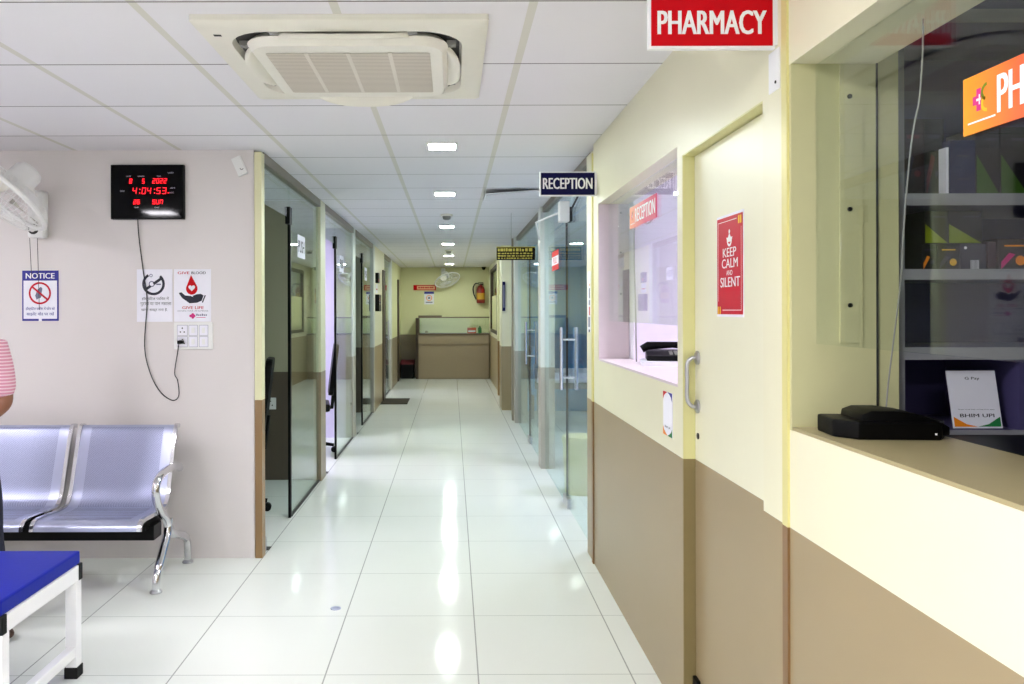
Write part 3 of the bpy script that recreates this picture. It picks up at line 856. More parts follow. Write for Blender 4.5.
for s, x, y in (('DATE', 170, 171), ('MONTH', 243, 171), ('YEAR', 360, 171), ('TIME', 130, 264), ('TEMP', 218, 367), ('DAY', 348, 367), ('AM', 445, 245), ('SEC', 440, 274)):
    MB().text(f, s, X(x), X(x + (40 if s == 'MONTH' else 30)), Z(y + 4), Z(y - 4), 0.0345, 'led_off', 0.0).build('printed_word', ck)
MB().text(f, 'LED', X(432), X(468), Z(153), Z(145), 0.0345, 'led_off', 0.0).build('printed_word', ck)
cp = [at(138, 218, YW - 0.02), at(139, 235, YW - 0.012), at(143, 268, YW - 0.008), at(147, 300, YW - 0.008), at(144.5, 345, YW - 0.008), at(150, 372, YW - 0.01), at(160, 391, YW - 0.012), at(172, 399.5, YW - 0.016), at(178.5, 395, YW - 0.018), at(177.5, 380, YW - 0.02), at(174.5, 372, YW - 0.02), at(177.5, 352, YW - 0.028), at(179, 342.5, YW - 0.036), at(181, 340.5, YW - 0.036)]
cord = MB().tube(spline(cp, 8), 0.0032, 'cord', 8).build('power_cord', ck)
q = at(182.3, 341.2, YW)
MB().box(q[0] - 0.016, q[0] + 0.016, YW - 0.046, YW - 0.017, q[2] - 0.010, q[2] + 0.010, 'black').cyl((q[0], YW - 0.03, q[2] + 0.012), (q[0], YW - 0.03, q[2] - 0.004), 0.009, 'black', 10).build('plug', cord, 0.003)

# switchboard
edge_mat = mat('module edge', 'a9a9b8', 0.5)
sb = thing('switchboard', 'white electrical switchboard below the blood donation poster', 'switchboard', at(193, 335, YW))
x0, _, z1 = at(174.5, 321.5, YW); x1, _, z0 = at(213, 348.5, YW); f = facing_cam(x0, YW, z0); W, H = x1 - x0, z1 - z0
MB().pbox(f, 0, W, 0, H, 0.0005, 0.014, 'white').build('plate', sb, 0.004)
for r in range(2):
    for c in range(3):
        b = MB(); xa = W * (0.10 if c == 0 else 0.40 if c == 1 else 0.67); wd = W * (0.25 if c == 0 else 0.21); za = H * (0.10 if r == 0 else 0.52)
        b.pbox(f, xa - 0.003, xa + wd + 0.003, za - 0.003, za + H * 0.36 + 0.003, 0.0135, 0.0145, edge_mat)
        b.pbox(f, xa, xa + wd, za, za + H * 0.36, 0.0135, 0.016, 'paper')
        if c: b.pbox(f, xa + wd * 0.32, xa + wd * 0.68, za + H * 0.08, za + H * 0.28, 0.016, 0.0215, 'white')
        else:
            for dx, dz in ((0.5, 0.26), (0.3, 0.12), (0.7, 0.12)): b.disc(f, xa + wd * dx, za + H * dz, 0.0045, 0.0163, 'darkgrey', 10)
        b.build('switch' if c else 'socket', sb, 0)

# posters
def prohibition(mb, f, a, b, R, w, c, m, ang=-45):
    mb.ring(f, a, b, R - w, R, c, m, 32)
    g = Pl(f(a, b), f.u, f.v, f.n).rot(ang); mb.rect(g, -R + w * 0.5, R - w * 0.5, -w / 2, w / 2, c + 0.0003, m)
x0, _, z1 = at(22.6, 269.5, YW); x1, _, z0 = at(58.8, 319.8, YW); f = facing_cam(x0, YW, z0); W, H = x1 - x0, z1 - z0
b = MB(); b.pbox(f, 0, W, 0, H, 0.0004, 0.004, 'blueprint'); b.rect(f, 0.008, W - 0.008, 0.012, H * 0.80, 0.0045, 'paper')
b.text(f, 'NOTICE', W * 0.1, W * 0.9, H * 0.84, H * 0.95, 0.005, 'signwhite', 0.02)
b.poly(f, [(W * .42, H * .62), (W * .52, H * .68), (W * .56, H * .64), (W * .52, H * .48), (W * .40, H * .42), (W * .36, H * .50)], 0.0048, 'inkgrey')
b.ring(f, W * .46, H * .50, 0.012, 0.016, 0.0049, 'inkgrey', 16)
prohibition(b, f, W * 0.49, H * 0.55, 0.066, 0.011, 0.005, 'red2', -40)
b.text(f, 'हॉस्पिटल परिसर में फोन को', W * 0.1, W * 0.9, H * 0.20, H * 0.28, 0.005, 'blueprint', 0.01)
b.text(f, 'साइलेंट मोड पर रखें', W * 0.12, W * 0.88, H * 0.10, H * 0.18, 0.005, 'blueprint', 0.01)
b.pbox(f, W * .46, W * .54, -0.002, 0.014, 0.004, 0.0055, 'paper')
tag(b.build('notice_poster'), 'notice poster with blue header and red prohibition ring below the wall fan', 'poster')

x0, _, z1 = at(137, 268.5, YW); x1, _, z0 = at(172.6, 321, YW); f = facing_cam(x0, YW, z0); W, H = x1 - x0, z1 - z0
b = MB(); b.pbox(f, 0, W, 0, H, 0.0004, 0.002, 'paper')
b.ring(f, W * .47, H * .72, 0.052, 0.067, 0.0025, 'ink', 36, 120, 410)
g = Pl(f(W * .47, H * .72), f.u, f.v, f.n).rot(35); b.rect(g, -0.06, -0.02, -0.008, 0.008, 0.003, 'ink'); b.rect(g, 0.0, 0.06, -0.008, 0.008, 0.003, 'ink')
b.ring(f, W * .42, H * .72, 0.012, 0.018, 0.0027, 'inkgrey', 16); b.ring(f, W * .40, H * .88, 0.006, 0.010, 0.0027, 'inkgrey', 14); b.rect(f, W * .55, W * .68, H * .70, H * .725, 0.0027, 'inkgrey')
for i, s in enumerate(('हॉस्पिटल परिसर में', 'गुटखा या पान मसाला', 'खाना सख्त मना है.')):
    b.text(f, s, W * (0.14, 0.1, 0.12)[i], W * (0.9, 0.97, 0.86)[i], H * (0.40 - i * 0.105), H * (0.475 - i * 0.105), 0.0025, 'ink', 0.0)
tag(b.build('poster'), 'white no smoking poster behind the clock cord', 'poster')

x0, _, z1 = at(174.2, 268.5, YW); x1, _, z0 = at(211.2, 321, YW); f = facing_cam(x0, YW, z0); W, H = x1 - x0, z1 - z0
b = MB(); b.pbox(f, 0, W, 0, H, 0.0004, 0.002, 'paper')
b.text(f, 'GIVE', W * .10, W * .42, H * .905, H * .955, 0.0025, 'red2', 0.02); b.text(f, 'BLOOD', W * .47, W * .86, H * .905, H * .955, 0.0025, 'ink', 0.02)
dp = []
for i in range(25):
    t = math.pi * (-0.18 + 1.36 * i / 24) + math.pi
    dp.append((W * .48 + 0.034 * math.cos(t), H * .63 + 0.036 * math.sin(t)))
dp.append((W * .46, H * .89))
b.poly(f, dp, 0.0025, 'red')
hp = []
for i in range(24):
    t = 2 * math.pi * i / 24; hx = 16 * math.sin(t) ** 3; hy = 13 * math.cos(t) - 5 * math.cos(2 * t) - 2 * math.cos(3 * t) - math.cos(4 * t)
    hp.append((W * .48 + hx * 0.00125, H * .645 + hy * 0.00125))
b.poly(f, hp, 0.003, 'paper')
b.poly(f, [(W * .15, H * .52), (W * .13, H * .55), (W * .20, H * .56), (W * .30, H * .50), (W * .45, H * .49), (W * .52, H * .47), (W * .50, H * .49), (W * .60, H * .52), (W * .72, H * .53), (W * .80, H * .50), (W * .75, H * .40), (W * .62, H * .36), (W * .42, H * .35), (W * .30, H * .41), (W * .22, H * .45)], 0.0025, 'ink')
b.poly(f, [(W * .78, H * .36), (W * .86, H * .50), (W * .83, H * .51), (W * .75, H * .37)], 0.0025, 'ink')
b.text(f, 'GIVE LIFE', W * .22, W * .80, H * .24, H * .295, 0.0025, 'red2', 0.02)
b.text(f, 'DONATE YOUR LIFE SOMEONE', W * .1, W * .92, H * .195, H * .215, 0.0025, 'ink', 0.0)
for (dx, dz) in ((0, 0), (0.012, 0.008), (0.012, -0.008), (0.02, 0)): b.disc(f, W * .45 + dx, H * .11 + dz, 0.0085, 0.0025 + dx * 0.02, 'magenta', 12)
[b.rect(f, W * (.60 + .05 * i), W * (.60 + .05 * i + .036), H * .112, H * (.15 if i % 3 == 0 else .138), 0.0025, 'inkgrey') for i in range(6)]; b.rect(f, W * .60, W * .85, H * .075, H * .085, 0.0025, 'magenta')
b.text(f, ' ', 0, 0, 0, 0, 0, 'ink') if False else None
tag(b.build('poster'), 'blood donation poster with red drop above a black hand', 'poster')

b = MB(); q = at(240.5, 166, YW); g = facing_cam(q[0], YW, q[2]).rot(24)
b.pbox(g, -0.028, 0.028, -0.056, 0.056, 0.0005, 0.022, 'white'); b.ring(g, 0.008, -0.018, 0.006, 0.011, 0.0226, 'grey', 14, 150, 330)
tag(b.build('door_bell', None), 'small white tilted door chime at the top of the cream wall', 'door chime')

# ------------------------------------------------------------------ wall fans
def wall_fan(label, C, nrm, mount, R, motor_len, cords):
    C = Vector(C); n = Vector(nrm).normalized(); mt = Vector(mount)
    t = thing('wall_fan', label, 'fan', mount)
    up = Vector((0, 0, 1)); u = n.cross(up).normalized(); v = u.cross(n)
    def P(r, a, h): return C + (u * math.cos(a) + v * math.sin(a)) * r + n * h
    b = MB(); b.tube([P(R, 2 * math.pi * i / 48, 0) for i in range(48)], 0.013, 'white', 8, closed=True); b.build('cage_rim', t)
    for nm, s in (('front_cage', 1), ('rear_cage', -1)):
        b = MB()
        for i in range(44):
            a = 2 * math.pi * i / 44
            pts = [P(0.06, a + s * 0.35, s * 0.07), P(R * 0.55, a + s * 0.2, s * 0.075), P(R * 0.85, a + s * 0.07, s * 0.055), P(R, a, 0)]
            b.tube(spline(pts, 3), 0.0016, 'white', 4, caps=False)
        for rr, hh in ((0.45, 0.074), (0.75, 0.066)):
            b.tube([P(R * rr, 2 * math.pi * i / 40, s * hh) for i in range(40)], 0.002, 'white', 5, closed=True)
        b.build(nm, t)
    b = MB().lathe(C, n, [(0.06, 0.06), (0.078, 0.058), (0.082, 0.0)], 'white', 24); b.build('front_badge', t)
    for k in range(3):
        b = MB(); a0 = k * 2 * math.pi / 3 + 0.5; V, F = [], []
        for i in range(8):
            r = 0.04 + (R * 0.86 - 0.04) * i / 7; wd = 0.20 + 0.36 * math.sin(math.pi * min(1, i / 7 * 0.85 + 0.1))
            for j in range(6):
                a = a0 + wd * (j / 5 - 0.5) * 1.6; V.append(P(r, a, 0.03 * (0.5 - j / 5)))
        m = len(V); V += [q - n * 0.003 for q in V]
        for i in range(7):
            for j in range(5):
                q = i * 6 + j; F += [(q, q + 1, q + 7, q + 6), (m + q, m + q + 6, m + q + 7, m + q + 1)]
        b.add(V, F, 'cream', True); b.build('fan_blade', t)
    b = MB().lathe(C - n * 0.06, -n, [(0, 0.05), (0.01, 0.07), (0.03, 0.078), (motor_len - 0.03, 0.075), (motor_len - 0.008, 0.062), (motor_len, 0.04), (motor_len, 0)], 'white', 24); b.build('motor_housing', t)
    e = C - n * (0.06 + motor_len * 0.6)
    b = MB().tube(spline([e, e * 0.5 + (mt + Vector((0, -0.09, 0.06))) * 0.5, mt + Vector((0, -0.06, 0.02))], 5), 0.024, 'white', 12); b.build('neck', t)
    b = MB().box(mt.x - 0.05, mt.x + 0.045, mt.y - 0.075, mt.y - 0.0005, mt.z - 0.16, mt.z + 0.12, 'white'); b.build('wall_bracket', t, 0.02)
    b = MB().lathe((mt.x - 0.01, mt.y - 0.075, mt.z - 0.11), (0, -1, 0), [(0, 0.03), (0.004, 0.03), (0.005, 0.022), (0.012, 0.02), (0.012, 0)], 'darkgrey', 20).disc(facing_cam(mt.x - 0.01, mt.y - 0.0875, mt.z - 0.11), 0, 0, 0.018, 0, 'white'); b.build('speed_knob', t)
    for dx, l in cords:
        MB().cyl((mt.x + dx, mt.y - 0.05, mt.z - 0.16), (mt.x + dx, mt.y - 0.03, mt.z - 0.16 - l), 0.0015, 'cord', 6).build('pull_cord', t)
wall_fan('white wall fan at the left edge above the notice poster', (-2.42, 4.29, 2.09), (-0.52, -0.45, -0.78), (-2.425, YW, 2.05), 0.255, 0.15, ((-0.045, 0.23), (0.0, 0.42)))
wall_fan('white wall fan above the brown counter at the corridor end', (-0.10, 17.18, 2.12), (0.30, -0.40, -0.80), (-0.19, YB, 2.27), 0.28, 0.14, ())

# ------------------------------------------------------------------ steel waiting bench
bn = thing('waiting_bench', 'silver perforated steel waiting bench with chrome arm against the cream wall', 'bench', (-2.4, 4.3, 0))
prof = spline([(3.955, 0.36), (3.965, 0.385), (4.0, 0.398), (4.12, 0.392), (4.25, 0.385), (4.32, 0.40), (4.365, 0.46), (4.40, 0.56), (4.435, 0.67), (4.468, 0.765), (4.49, 0.803), (4.515, 0.798)], 6)
prof = [(p.x, p.y) for p in [Vector((a.x, a.y)) for a in [Vector((q[0], q[1], 0)) for q in prof]]] if False else [(q[0], q[1]) for q in prof]
def bench_seat(x0, x1):
    s = MB().sweep(prof, x0 + 0.012, x1 - 0.012, 'silver', 0.012).build('seat', bn)
    b = MB(); pp = [p for p in prof if p[1] < 0.80 and p[0] > 3.99]
    # inner perforated panel, a shade proud of the shell
    n = len(pp); V, F = [], []
    for i in range(n):
        d = Vector((0, pp[min(i + 1, n - 1)][0] - pp[max(i - 1, 0)][0], pp[min(i + 1, n - 1)][1] - pp[max(i - 1, 0)][1])).normalized()
        o = Vector((0, -d.z, d.y)) * 0.0135
        V += [Vector((x0 + 0.075, pp[i][0], pp[i][1])) + o, Vector((x1 - 0.075, pp[i][0], pp[i][1])) + o]
    for i in range(n - 1): F.append((2 * i, 2 * i + 1, 2 * i + 3, 2 * i + 2))
    b.add(V, F, 'perf', True); b.build('perforated_panel', s)
    for x in (x0, x1 - 0.02):
        MB().sweep(prof, x, x + 0.02, 'chrome', 0.02).build('side_frame', s)
for k in range(3): bench_seat(-2.105 - 0.585 * k, -1.55 - 0.585 * k)
MB().box(-3.42, -1.552, 4.12, 4.23, 0.268, 0.345, 'black').build('beam', bn, 0.004)
for xs in (-1.60, -2.06, -2.19, -2.64, -2.77, -3.23): MB().box(xs - 0.02, xs + 0.02, 4.08, 4.34, 0.33, 0.378, 'black').build('seat_bracket', bn)
for X in (-1.54, -3.43):
    a = MB().tube(spline([(X, 4.48, 0.575), (X, 4.44, 0.595), (X, 4.34, 0.605), (X, 4.22, 0.60), (X, 4.14, 0.575), (X, 4.115, 0.53), (X, 4.13, 0.47), (X, 4.19, 0.40), (X, 4.26, 0.345), (X, 4.29, 0.30)], 6), 0.0215, 'chrome', 14); a.build('armrest', bn)
    l = MB().tube(spline([(X, 4.30, 0.34), (X, 4.28, 0.26), (X, 4.22, 0.19), (X, 4.16, 0.125), (X, 4.125, 0.08), (X, 4.115, 0.05), (X, 4.115, 0.015)], 6), [0.024] * 20 + [0.02] * 17, 'chrome', 14).build('front_leg', bn)
    MB().lathe((X, 4.115, 0), (0, 0, 1), [(0, 0.03), (0.006, 0.032), (0.014, 0.026), (0.022, 0.016)], 'steel', 20).build('foot_pad', l)
    l = MB().tube(spline([(X, 4.29, 0.30), (X, 4.36, 0.24), (X, 4.46, 0.205), (X, 4.56, 0.165), (X, 4.605, 0.12), (X, 4.61, 0.06), (X, 4.61, 0.015)], 6), [0.024] * 20 + [0.02] * 17, 'chrome', 14).build('rear_leg', bn)
    MB().lathe((X, 4.61, 0), (0, 0, 1), [(0, 0.03), (0.006, 0.032), (0.014, 0.026), (0.022, 0.016)], 'steel', 20).build('foot_pad', l)

# ------------------------------------------------------------------ blue examination couch
cx0, cx1, cy0, cy1 = -3.30, -1.495, 2.63, 3.195
bd = thing('examination_couch', 'royal blue padded couch on a white tube frame', 'couch', ((cx0 + cx1) / 2, (cy0 + cy1) / 2, 0))
MB().box(cx0, cx1 - 0.005, cy0, cy1, 0.446, 0.498, 'blue').build('mattress', bd, 0.008)
b = MB()
for y0 in (cy0, cy1 - 0.04): b.box(cx0, cx1, y0, y0 + 0.04, 0.385, 0.446, 'whitepaint')
for x0 in (cx0, cx1 - 0.04): b.box(x0, x0 + 0.04, cy0 + 0.04, cy1 - 0.04, 0.385, 0.446, 'whitepaint')
b.build('top_frame', bd, 0.003)
b = MB()
for x0 in (cx0 + 0.005, cx1 - 0.04): b.box(x0, x0 + 0.035, cy0 + 0.04, cy1 - 0.04, 0.085, 0.125, 'whitepaint')
b.box(cx0 + 0.04, cx1 - 0.04, cy0 + 0.02, cy0 + 0.04, 0.09, 0.12, 'whitepaint')
b.build('lower_rail', bd, 0.003)
for x0 in (cx0, cx1 - 0.045):
    for y0 in (cy0, cy1 - 0.045):
        l = MB().box(x0, x0 + 0.045, y0, y0 + 0.045, 0.035, 0.386, 'whitepaint').build('leg', bd, 0.004)
        MB().box(x0 - 0.004, x0 + 0.049, y0 - 0.004, y0 + 0.049, 0, 0.045, 'rubber').build('rubber_foot', l, 0.004)
        MB().box(x0 + (-0.003 if x0 == cx0 else 0.012), x0 + (0.033 if x0 == cx0 else 0.048), y0 + (-0.003 if y0 == cy0 else 0.02), y0 + (0.025 if y0 == cy0 else 0.048), 0.385, 0.449, 'rubber').build('corner_cap', l, 0.002)

# ------------------------------------------------------------------ person at the left edge
def skin_obj(name, joints, edges, m, parent, sub=2, root=0):
    me = bpy.data.meshes.new(name)
    off = Vector((0, 0, 0)); p = parent
    while p is not None: off += p.location; p = p.parent
    me.from_pydata([Vector(j[0]) - off for j in joints], edges, []); me.update()
    o = bpy.data.objects.new(name, me); COL.objects.link(o); o.parent = parent
    md = o.modifiers.new('skin', 'SKIN'); md.use_smooth_shade = True
    for i, j in enumerate(joints):
        r = j[1] if isinstance(j[1], tuple) else (j[1], j[1])
        me.skin_vertices[0].data[i].radius = r
        me.skin_vertices[0].data[i].use_root = (i == root)
    s = o.modifiers.new('sub', 'SUBSURF'); s.levels = sub; s.render_levels = sub
    dg = bpy.context.evaluated_depsgraph_get()
    nm = bpy.data.meshes.new_from_object(o.evaluated_get(dg))
    o.modifiers.clear(); o.data = nm
    nm.materials.clear(); nm.materials.append(M[m] if isinstance(m, str) else m)
    for p in nm.polygons: p.use_smooth = True
    return o
px, py = -2.232, 3.60
pr = thing('person', 'person in a pink striped shirt and dark trousers standing at the left edge', 'person', (px, py, 0))
J = [((px, py, 0.90), (0.10, 0.08)), ((px, py, 1.05), (0.10, 0.08)), ((px, py, 1.22), (0.115, 0.08)), ((px, py, 1.34), (0.10, 0.066)), ((px, py + 0.005, 1.42), 0.05), ((px, py - 0.005, 1.46), 0.048),
     ((px, py - 0.02, 1.515), (0.062, 0.082)), ((px, py - 0.01, 1.585), (0.078, 0.098)), ((px, py - 0.002, 1.655), (0.07, 0.086))]
E = [(i, i + 1) for i in range(8)]
for s in (-1, 1):
    i = len(J)
    J += [((px + s * 0.165, py, 1.345), 0.046), ((px + s * 0.185, py + 0.02, 1.22), 0.046), ((px + s * 0.20, py + 0.03, 1.09), 0.04), ((px + s * 0.135, py - 0.08, 1.02), 0.036), ((px + s * 0.05, py - 0.17, 0.985), 0.027), ((px + s * 0.0 + s * 0.02, py - 0.20, 0.975), (0.036, 0.02))]
    E += [(3, i)] + [(k, k + 1) for k in range(i, i + 5)]
    hnd = i + 5
    for k in range(4):
        j = len(J); bx = px + s * 0.01; zz = 1.0 - k * 0.02
        J += [((bx - s * 0.015, py - 0.215, zz), 0.0095), ((bx - s * 0.045, py - 0.225, zz - 0.004), 0.0088), ((bx - s * 0.07 + s * 0.004 * k, py - 0.215, zz - 0.01), 0.0075)]
        E += [(hnd, j), (j, j + 1), (j + 1, j + 2)]
    j = len(J); J += [((px + s * 0.02, py - 0.215, 1.005), 0.0105), ((px - s * 0.005, py - 0.232, 1.03), 0.009)]; E += [(hnd, j), (j, j + 1)]
for s in (-1, 1):
    i = len(J)
    J += [((px + s * 0.085, py, 0.84), 0.07), ((px + s * 0.115, py - 0.01, 0.66), 0.064), ((px + s * 0.132, py - 0.01, 0.48), 0.054), ((px + s * 0.146, py + 0.01, 0.30), 0.05), ((px + s * 0.158, py + 0.02, 0.10), 0.034), ((px + s * 0.165, py + 0.0, 0.05), 0.034), ((px + s * 0.235, py - 0.07, 0.032), (0.036, 0.024)), ((px + s * 0.275, py - 0.105, 0.028), (0.032, 0.018))]
    E += [(0, i)] + [(k, k + 1) for k in range(i, i + 7)]
skin_obj('body', J, E, 'skin', pr)
hd = Vector((px, py - 0.012, 1.58))
b = MB()
b.lathe((px, py - 0.094, 1.585), (0, -0.35, -1), [(-0.03, 0.004), (0, 0.010), (0.018, 0.014), (0.026, 0.006)], 'skin', 10)
b.build('nose', pr)
for s in (-1, 1):
    MB().lathe((px + s * 0.032, py - 0.088, 1.595), (0, -1, 0), [(-0.01, 0.010), (-0.006, 0.0085), (-0.002, 0.005), (-0.001, 0)], 'white', 12).disc(facing_cam(px + s * 0.032, py - 0.0875, 1.595), 0, 0, 0.0042, 0, 'hair', 10).build('eye', pr)
    MB().lathe((px + s * 0.078, py + 0.0, 1.59), (s, 0, 0), [(-0.008, 0.014), (0, 0.014), (0.006, 0.026), (0.012, 0.022), (0.014, 0.008)], 'skin', 12).build('ear', pr)
MB().pbox(facing_cam(px, py - 0.094, 1.525), -0.024, 0.024, -0.004, 0.004, 0, 0.004, 'maroon').build('mouth', pr)
hr = MB(); hc = Vector((px, py + 0.012, 1.615)); V, F = [], []
for i in range(9):
    ph_ = math.pi * 0.62 * i / 8
    for j in range(20):
        t = 2 * math.pi * j / 20; rr = math.sin(ph_)
        low = 0.0 if math.sin(t) > -0.25 else 0.25
        p2 = ph_ * (1 - low)
        V.append(hc + Vector((0.088 * math.sin(p2) * math.cos(t), 0.102 * math.sin(p2) * math.sin(t), 0.108 * math.cos(p2))))
for i in range(8):
    for j in range(20): F.append((i * 20 + j, i * 20 + (j + 1) % 20, (i + 1) * 20 + (j + 1) % 20, (i + 1) * 20 + j))
hr.add(V, F, 'hair', True); hr.build('hair', pr)
SJ = [((px, py, 0.78), (0.165, 0.118)), ((px, py, 0.92), (0.155, 0.115)), ((px, py, 1.07), (0.15, 0.112)), ((px, py, 1.22), (0.165, 0.116)), ((px, py, 1.34), (0.14, 0.095)), ((px, py + 0.003, 1.405), 0.074), ((px, py + 0.003, 1.435), 0.062)]
SE = [(i, i + 1) for i in range(6)]
for s in (-1, 1):
    i = len(SJ); SJ += [((px + s * 0.17, py, 1.355), 0.07), ((px + s * 0.186, py + 0.018, 1.22), 0.064), ((px + s * 0.198, py + 0.028, 1.11), 0.056)]; SE += [(4, i), (i, i + 1), (i + 1, i + 2)]
skin_obj('shirt', SJ, SE, 'pink', pr)
TJ = [((px, py, 0.95), (0.145, 0.108)), ((px, py, 0.86), (0.15, 0.11))]; TE = [(0, 1)]
for s in (-1, 1):
    i = len(TJ); TJ += [((px + s * 0.092, py, 0.76), 0.092), ((px + s * 0.118, py - 0.008, 0.64), 0.084), ((px + s * 0.134, py - 0.008, 0.46), 0.07), ((px + s * 0.148, py + 0.01, 0.28), 0.066), ((px + s * 0.16, py + 0.018, 0.10), 0.06)]
    TE += [(1, i)] + [(k, k + 1) for k in range(i, i + 4)]
skin_obj('trousers', TJ, TE, 'trouser', pr)
for s in (-1, 1):
    sd = skin_obj('shoe', [((px + s * 0.14, py + 0.045, 0.032), (0.042, 0.03)), ((px + s * 0.185, py - 0.02, 0.032), (0.045, 0.03)), ((px + s * 0.24, py - 0.075, 0.03), (0.05, 0.028)), ((px + s * 0.285, py - 0.11, 0.026), (0.043, 0.024))], [(0, 1), (1, 2), (2, 3)], 'sandal', pr)

pr.scale = (0.95, 0.95, 0.95)

# ------------------------------------------------------------------ things on the right-hand wall
# keep calm poster
f = facing_left(0.857, 2.555, 1.446); W, H = 0.226, 0.302
b = MB(); b.pbox(f, -0.004, W + 0.004, -0.008, H + 0.008, 0.0003, 0.0015, 'paper'); b.rect(f, 0, W, 0, H, 0.002, 'red2')
for (a0, a1, b0, b1) in ((0.012, 0.014, 0.04, H - 0.012), (W - 0.014, W - 0.012, 0.012, H - 0.04), (0.012, W - 0.05, H - 0.014, H - 0.012), (0.05, W - 0.012, 0.012, 0.014)): b.rect(f, a0, a1, b0, b1, 0.0025, 'signwhite')
b.poly(f, [(W * .42, H * .74), (W * .38, H * .79), (W * .44, H * .785), (W * .50, H * .83), (W * .56, H * .785), (W * .62, H * .79), (W * .58, H * .74)], 0.0025, 'signwhite'); b.disc(f, W * .5, H * .845, 0.007, 0.0025, 'signwhite', 10)
b.ring(f, W * .5, H * .765, 0.014, 0.022, 0.0026, 'signwhite', 20, 180, 360)
for s, a0, a1, b0, b1 in (('KEEP', .24, .76, .59, .68), ('CALM', .20, .82, .475, .57), ('AND', .38, .62, .40, .45), ('SILENT', .14, .90, .28, .38)):
    b.text(f, s, W * a0, W * a1, H * b0, H * b1, 0.0025, 'signwhite', 0.02)
for (a, bb) in ((W * .86, H * .94), (W * .93, H * .94), (W * .05, H * .04), (W * .13, H * .04)): b.rect(f, a - 0.006, a + 0.006, bb - 0.012, bb + 0.012, 0.0028, 'yellow')
tag(b.build('poster'), 'red keep calm and silent poster on the cream door', 'poster')
# payment card under the reception window
f = facing_left(XR, 3.055, 0.985); W, H = 0.125, 0.165
b = MB(); b.pbox(f, 0, W, 0, H, 0.0003, 0.0025, 'paper')
def arc_strip(mb, f, a0, a1, top, H, m, c, flip=False):
    pass
b.poly(f, [(0, H), (W * .5, H), (W * .3, H * .96), (W * .12, H * .9), (0, H * .80)], 0.003, 'red'); b.poly(f, [(W * .5, H), (W, H), (W, H * .80), (W * .88, H * .9), (W * .7, H * .96)], 0.003, 'blueprint')
b.poly(f, [(0, 0), (W * .5, 0), (W * .3, H * .05), (W * .12, H * .11), (0, H * .2)], 0.003, 'orange'); b.poly(f, [(W * .5, 0), (W, 0), (W, H * .2), (W * .88, H * .11), (W * .7, H * .05)], 0.003, 'green')
b.text(f, 'BHIM UPI', W * .2, W * .8, H * .17, H * .22, 0.003, 'ink', 0.01)
tag(b.build('payment_card'), 'small white payment card with orange and green corners on the wall below reception window', 'card')
# strip of notices on the corner
f = facing_left(XR, 4.76, 1.33)
b = MB(); b.pbox(f, 0, 0.10, 0, 0.36, 0.0003, 0.0012, 'paper'); b.rect(f, 0.045, 0.085, 0.16, 0.19, 0.0016, 'inkgrey'); b.rect(f, 0.05, 0.085, 0.10, 0.15, 0.0016, 'red2'); b.rect(f, 0.05, 0.085, 0.20, 0.26, 0.0016, 'inkgrey'); b.rect(f, 0.055, 0.08, 0.275, 0.285, 0.0016, 'orange'); b.rect(f, 0.04, 0.08, 0.0, 0.015, 0.0016, 'ink'); b.rect(f, 0.03, 0.08, 0.03, 0.09, 0.0016, 'inkgrey')
tag(b.build('paper_notice'), 'narrow printed paper strip on the corner post beside the glass doors', 'notice')

# name boards stuck on the service glass
def glass_board(name, label, xg, ya, yb, z0, z1, txt, m):
    f = facing_left(xg, ya, z0); W, H = ya - yb, z1 - z0
    t = thing(name, label, 'sign', (xg, ya, z0))
    MB().pbox(f, 0, W, 0, H, 0.0005, 0.004, m).build('board', t)
    b = MB(); b.text(f, txt, W * .23, W * .97, H * .20, H * .84, 0.0045, 'signwhite', 0.02); b.build('lettering', t)
    b = MB()
    c = (W * .12, H * .55); r = H * .19
    b.rect(f, c[0] - r, c[0] + r * .1, c[1] - r * .4, c[1] + r * .4, 0.0045, 'magenta'); b.rect(f, c[0] - r * .5, c[0] + r * .1, c[1] - r, c[1] + r, 0.0046, 'magenta')
    b.ring(f, c[0] + r * .9, c[1] + r * .5, r * .5, r * .8, 0.0046, 'boxlime', 16, 90, 250); b.ring(f, c[0] + r * .9, c[1] - r * .5, r * .5, r * .8, 0.0046, 'yellow', 16, 110, 270)
    b.rect(f, c[0] - r * .16, c[0] + r * .02, c[1] - r * .45, c[1] + r * .45, 0.0049, 'signwhite'); b.rect(f, c[0] - r * .5, c[0] + r * .1, c[1] - r * .1, c[1] + r * .12, 0.0049, 'signwhite')
    b.rect(f, W * .035, W * .22, H * .17, H * .20, 0.0046, 'signwhite')
    b.build('emblem', t)
    return t
glass_board('glass_sign', 'orange to red pharmacy board hung on the right-hand counter glass', 0.872, 1.345, 0.98, 1.752, 1.848, 'PHARMACY', ramp_mat('orange red print', 'f59a10', 'e8453a', 'Y', 1.345, 1.17))
glass_board('glass_sign', 'pink and orange reception board hung on the reception window glass', 0.870, 3.86, 3.36, 1.853, 1.955, 'RECEPTION', ramp_mat('orange pink print', 'f6a070', 'd8205a', 'Y', 3.86, 3.55))
b = MB().tube(spline([at(655, 216, 3.55), (0.905, 3.66, 1.86), at(636, 222, 3.86), at(634.5, 260, 3.9), at(635.5, 300, 3.95), at(636, 335, 3.98), (0.93, 4.0, 1.2)], 8), 0.004, 'greycord', 6)
tag(b.build('hanging_cable'), 'grey cable hanging from the reception board behind the window glass', 'cable')
pc = [at(924, 20, 1.55), at(923, 60, 1.55), at(920, 100, 1.56), at(914, 130, 1.58), at(909, 170, 1.60), at(904, 230, 1.64), at(901, 280, 1.68), at(893, 345, 1.74), at(888, 385, 1.77), at(886, 408, 1.78)]
b = MB().tube(spline(pc, 6), 0.0017, 'grey', 6)
tag(b.build('hanging_cable'), 'thin cable hanging behind the pharmacy glass down to the black device', 'cable')

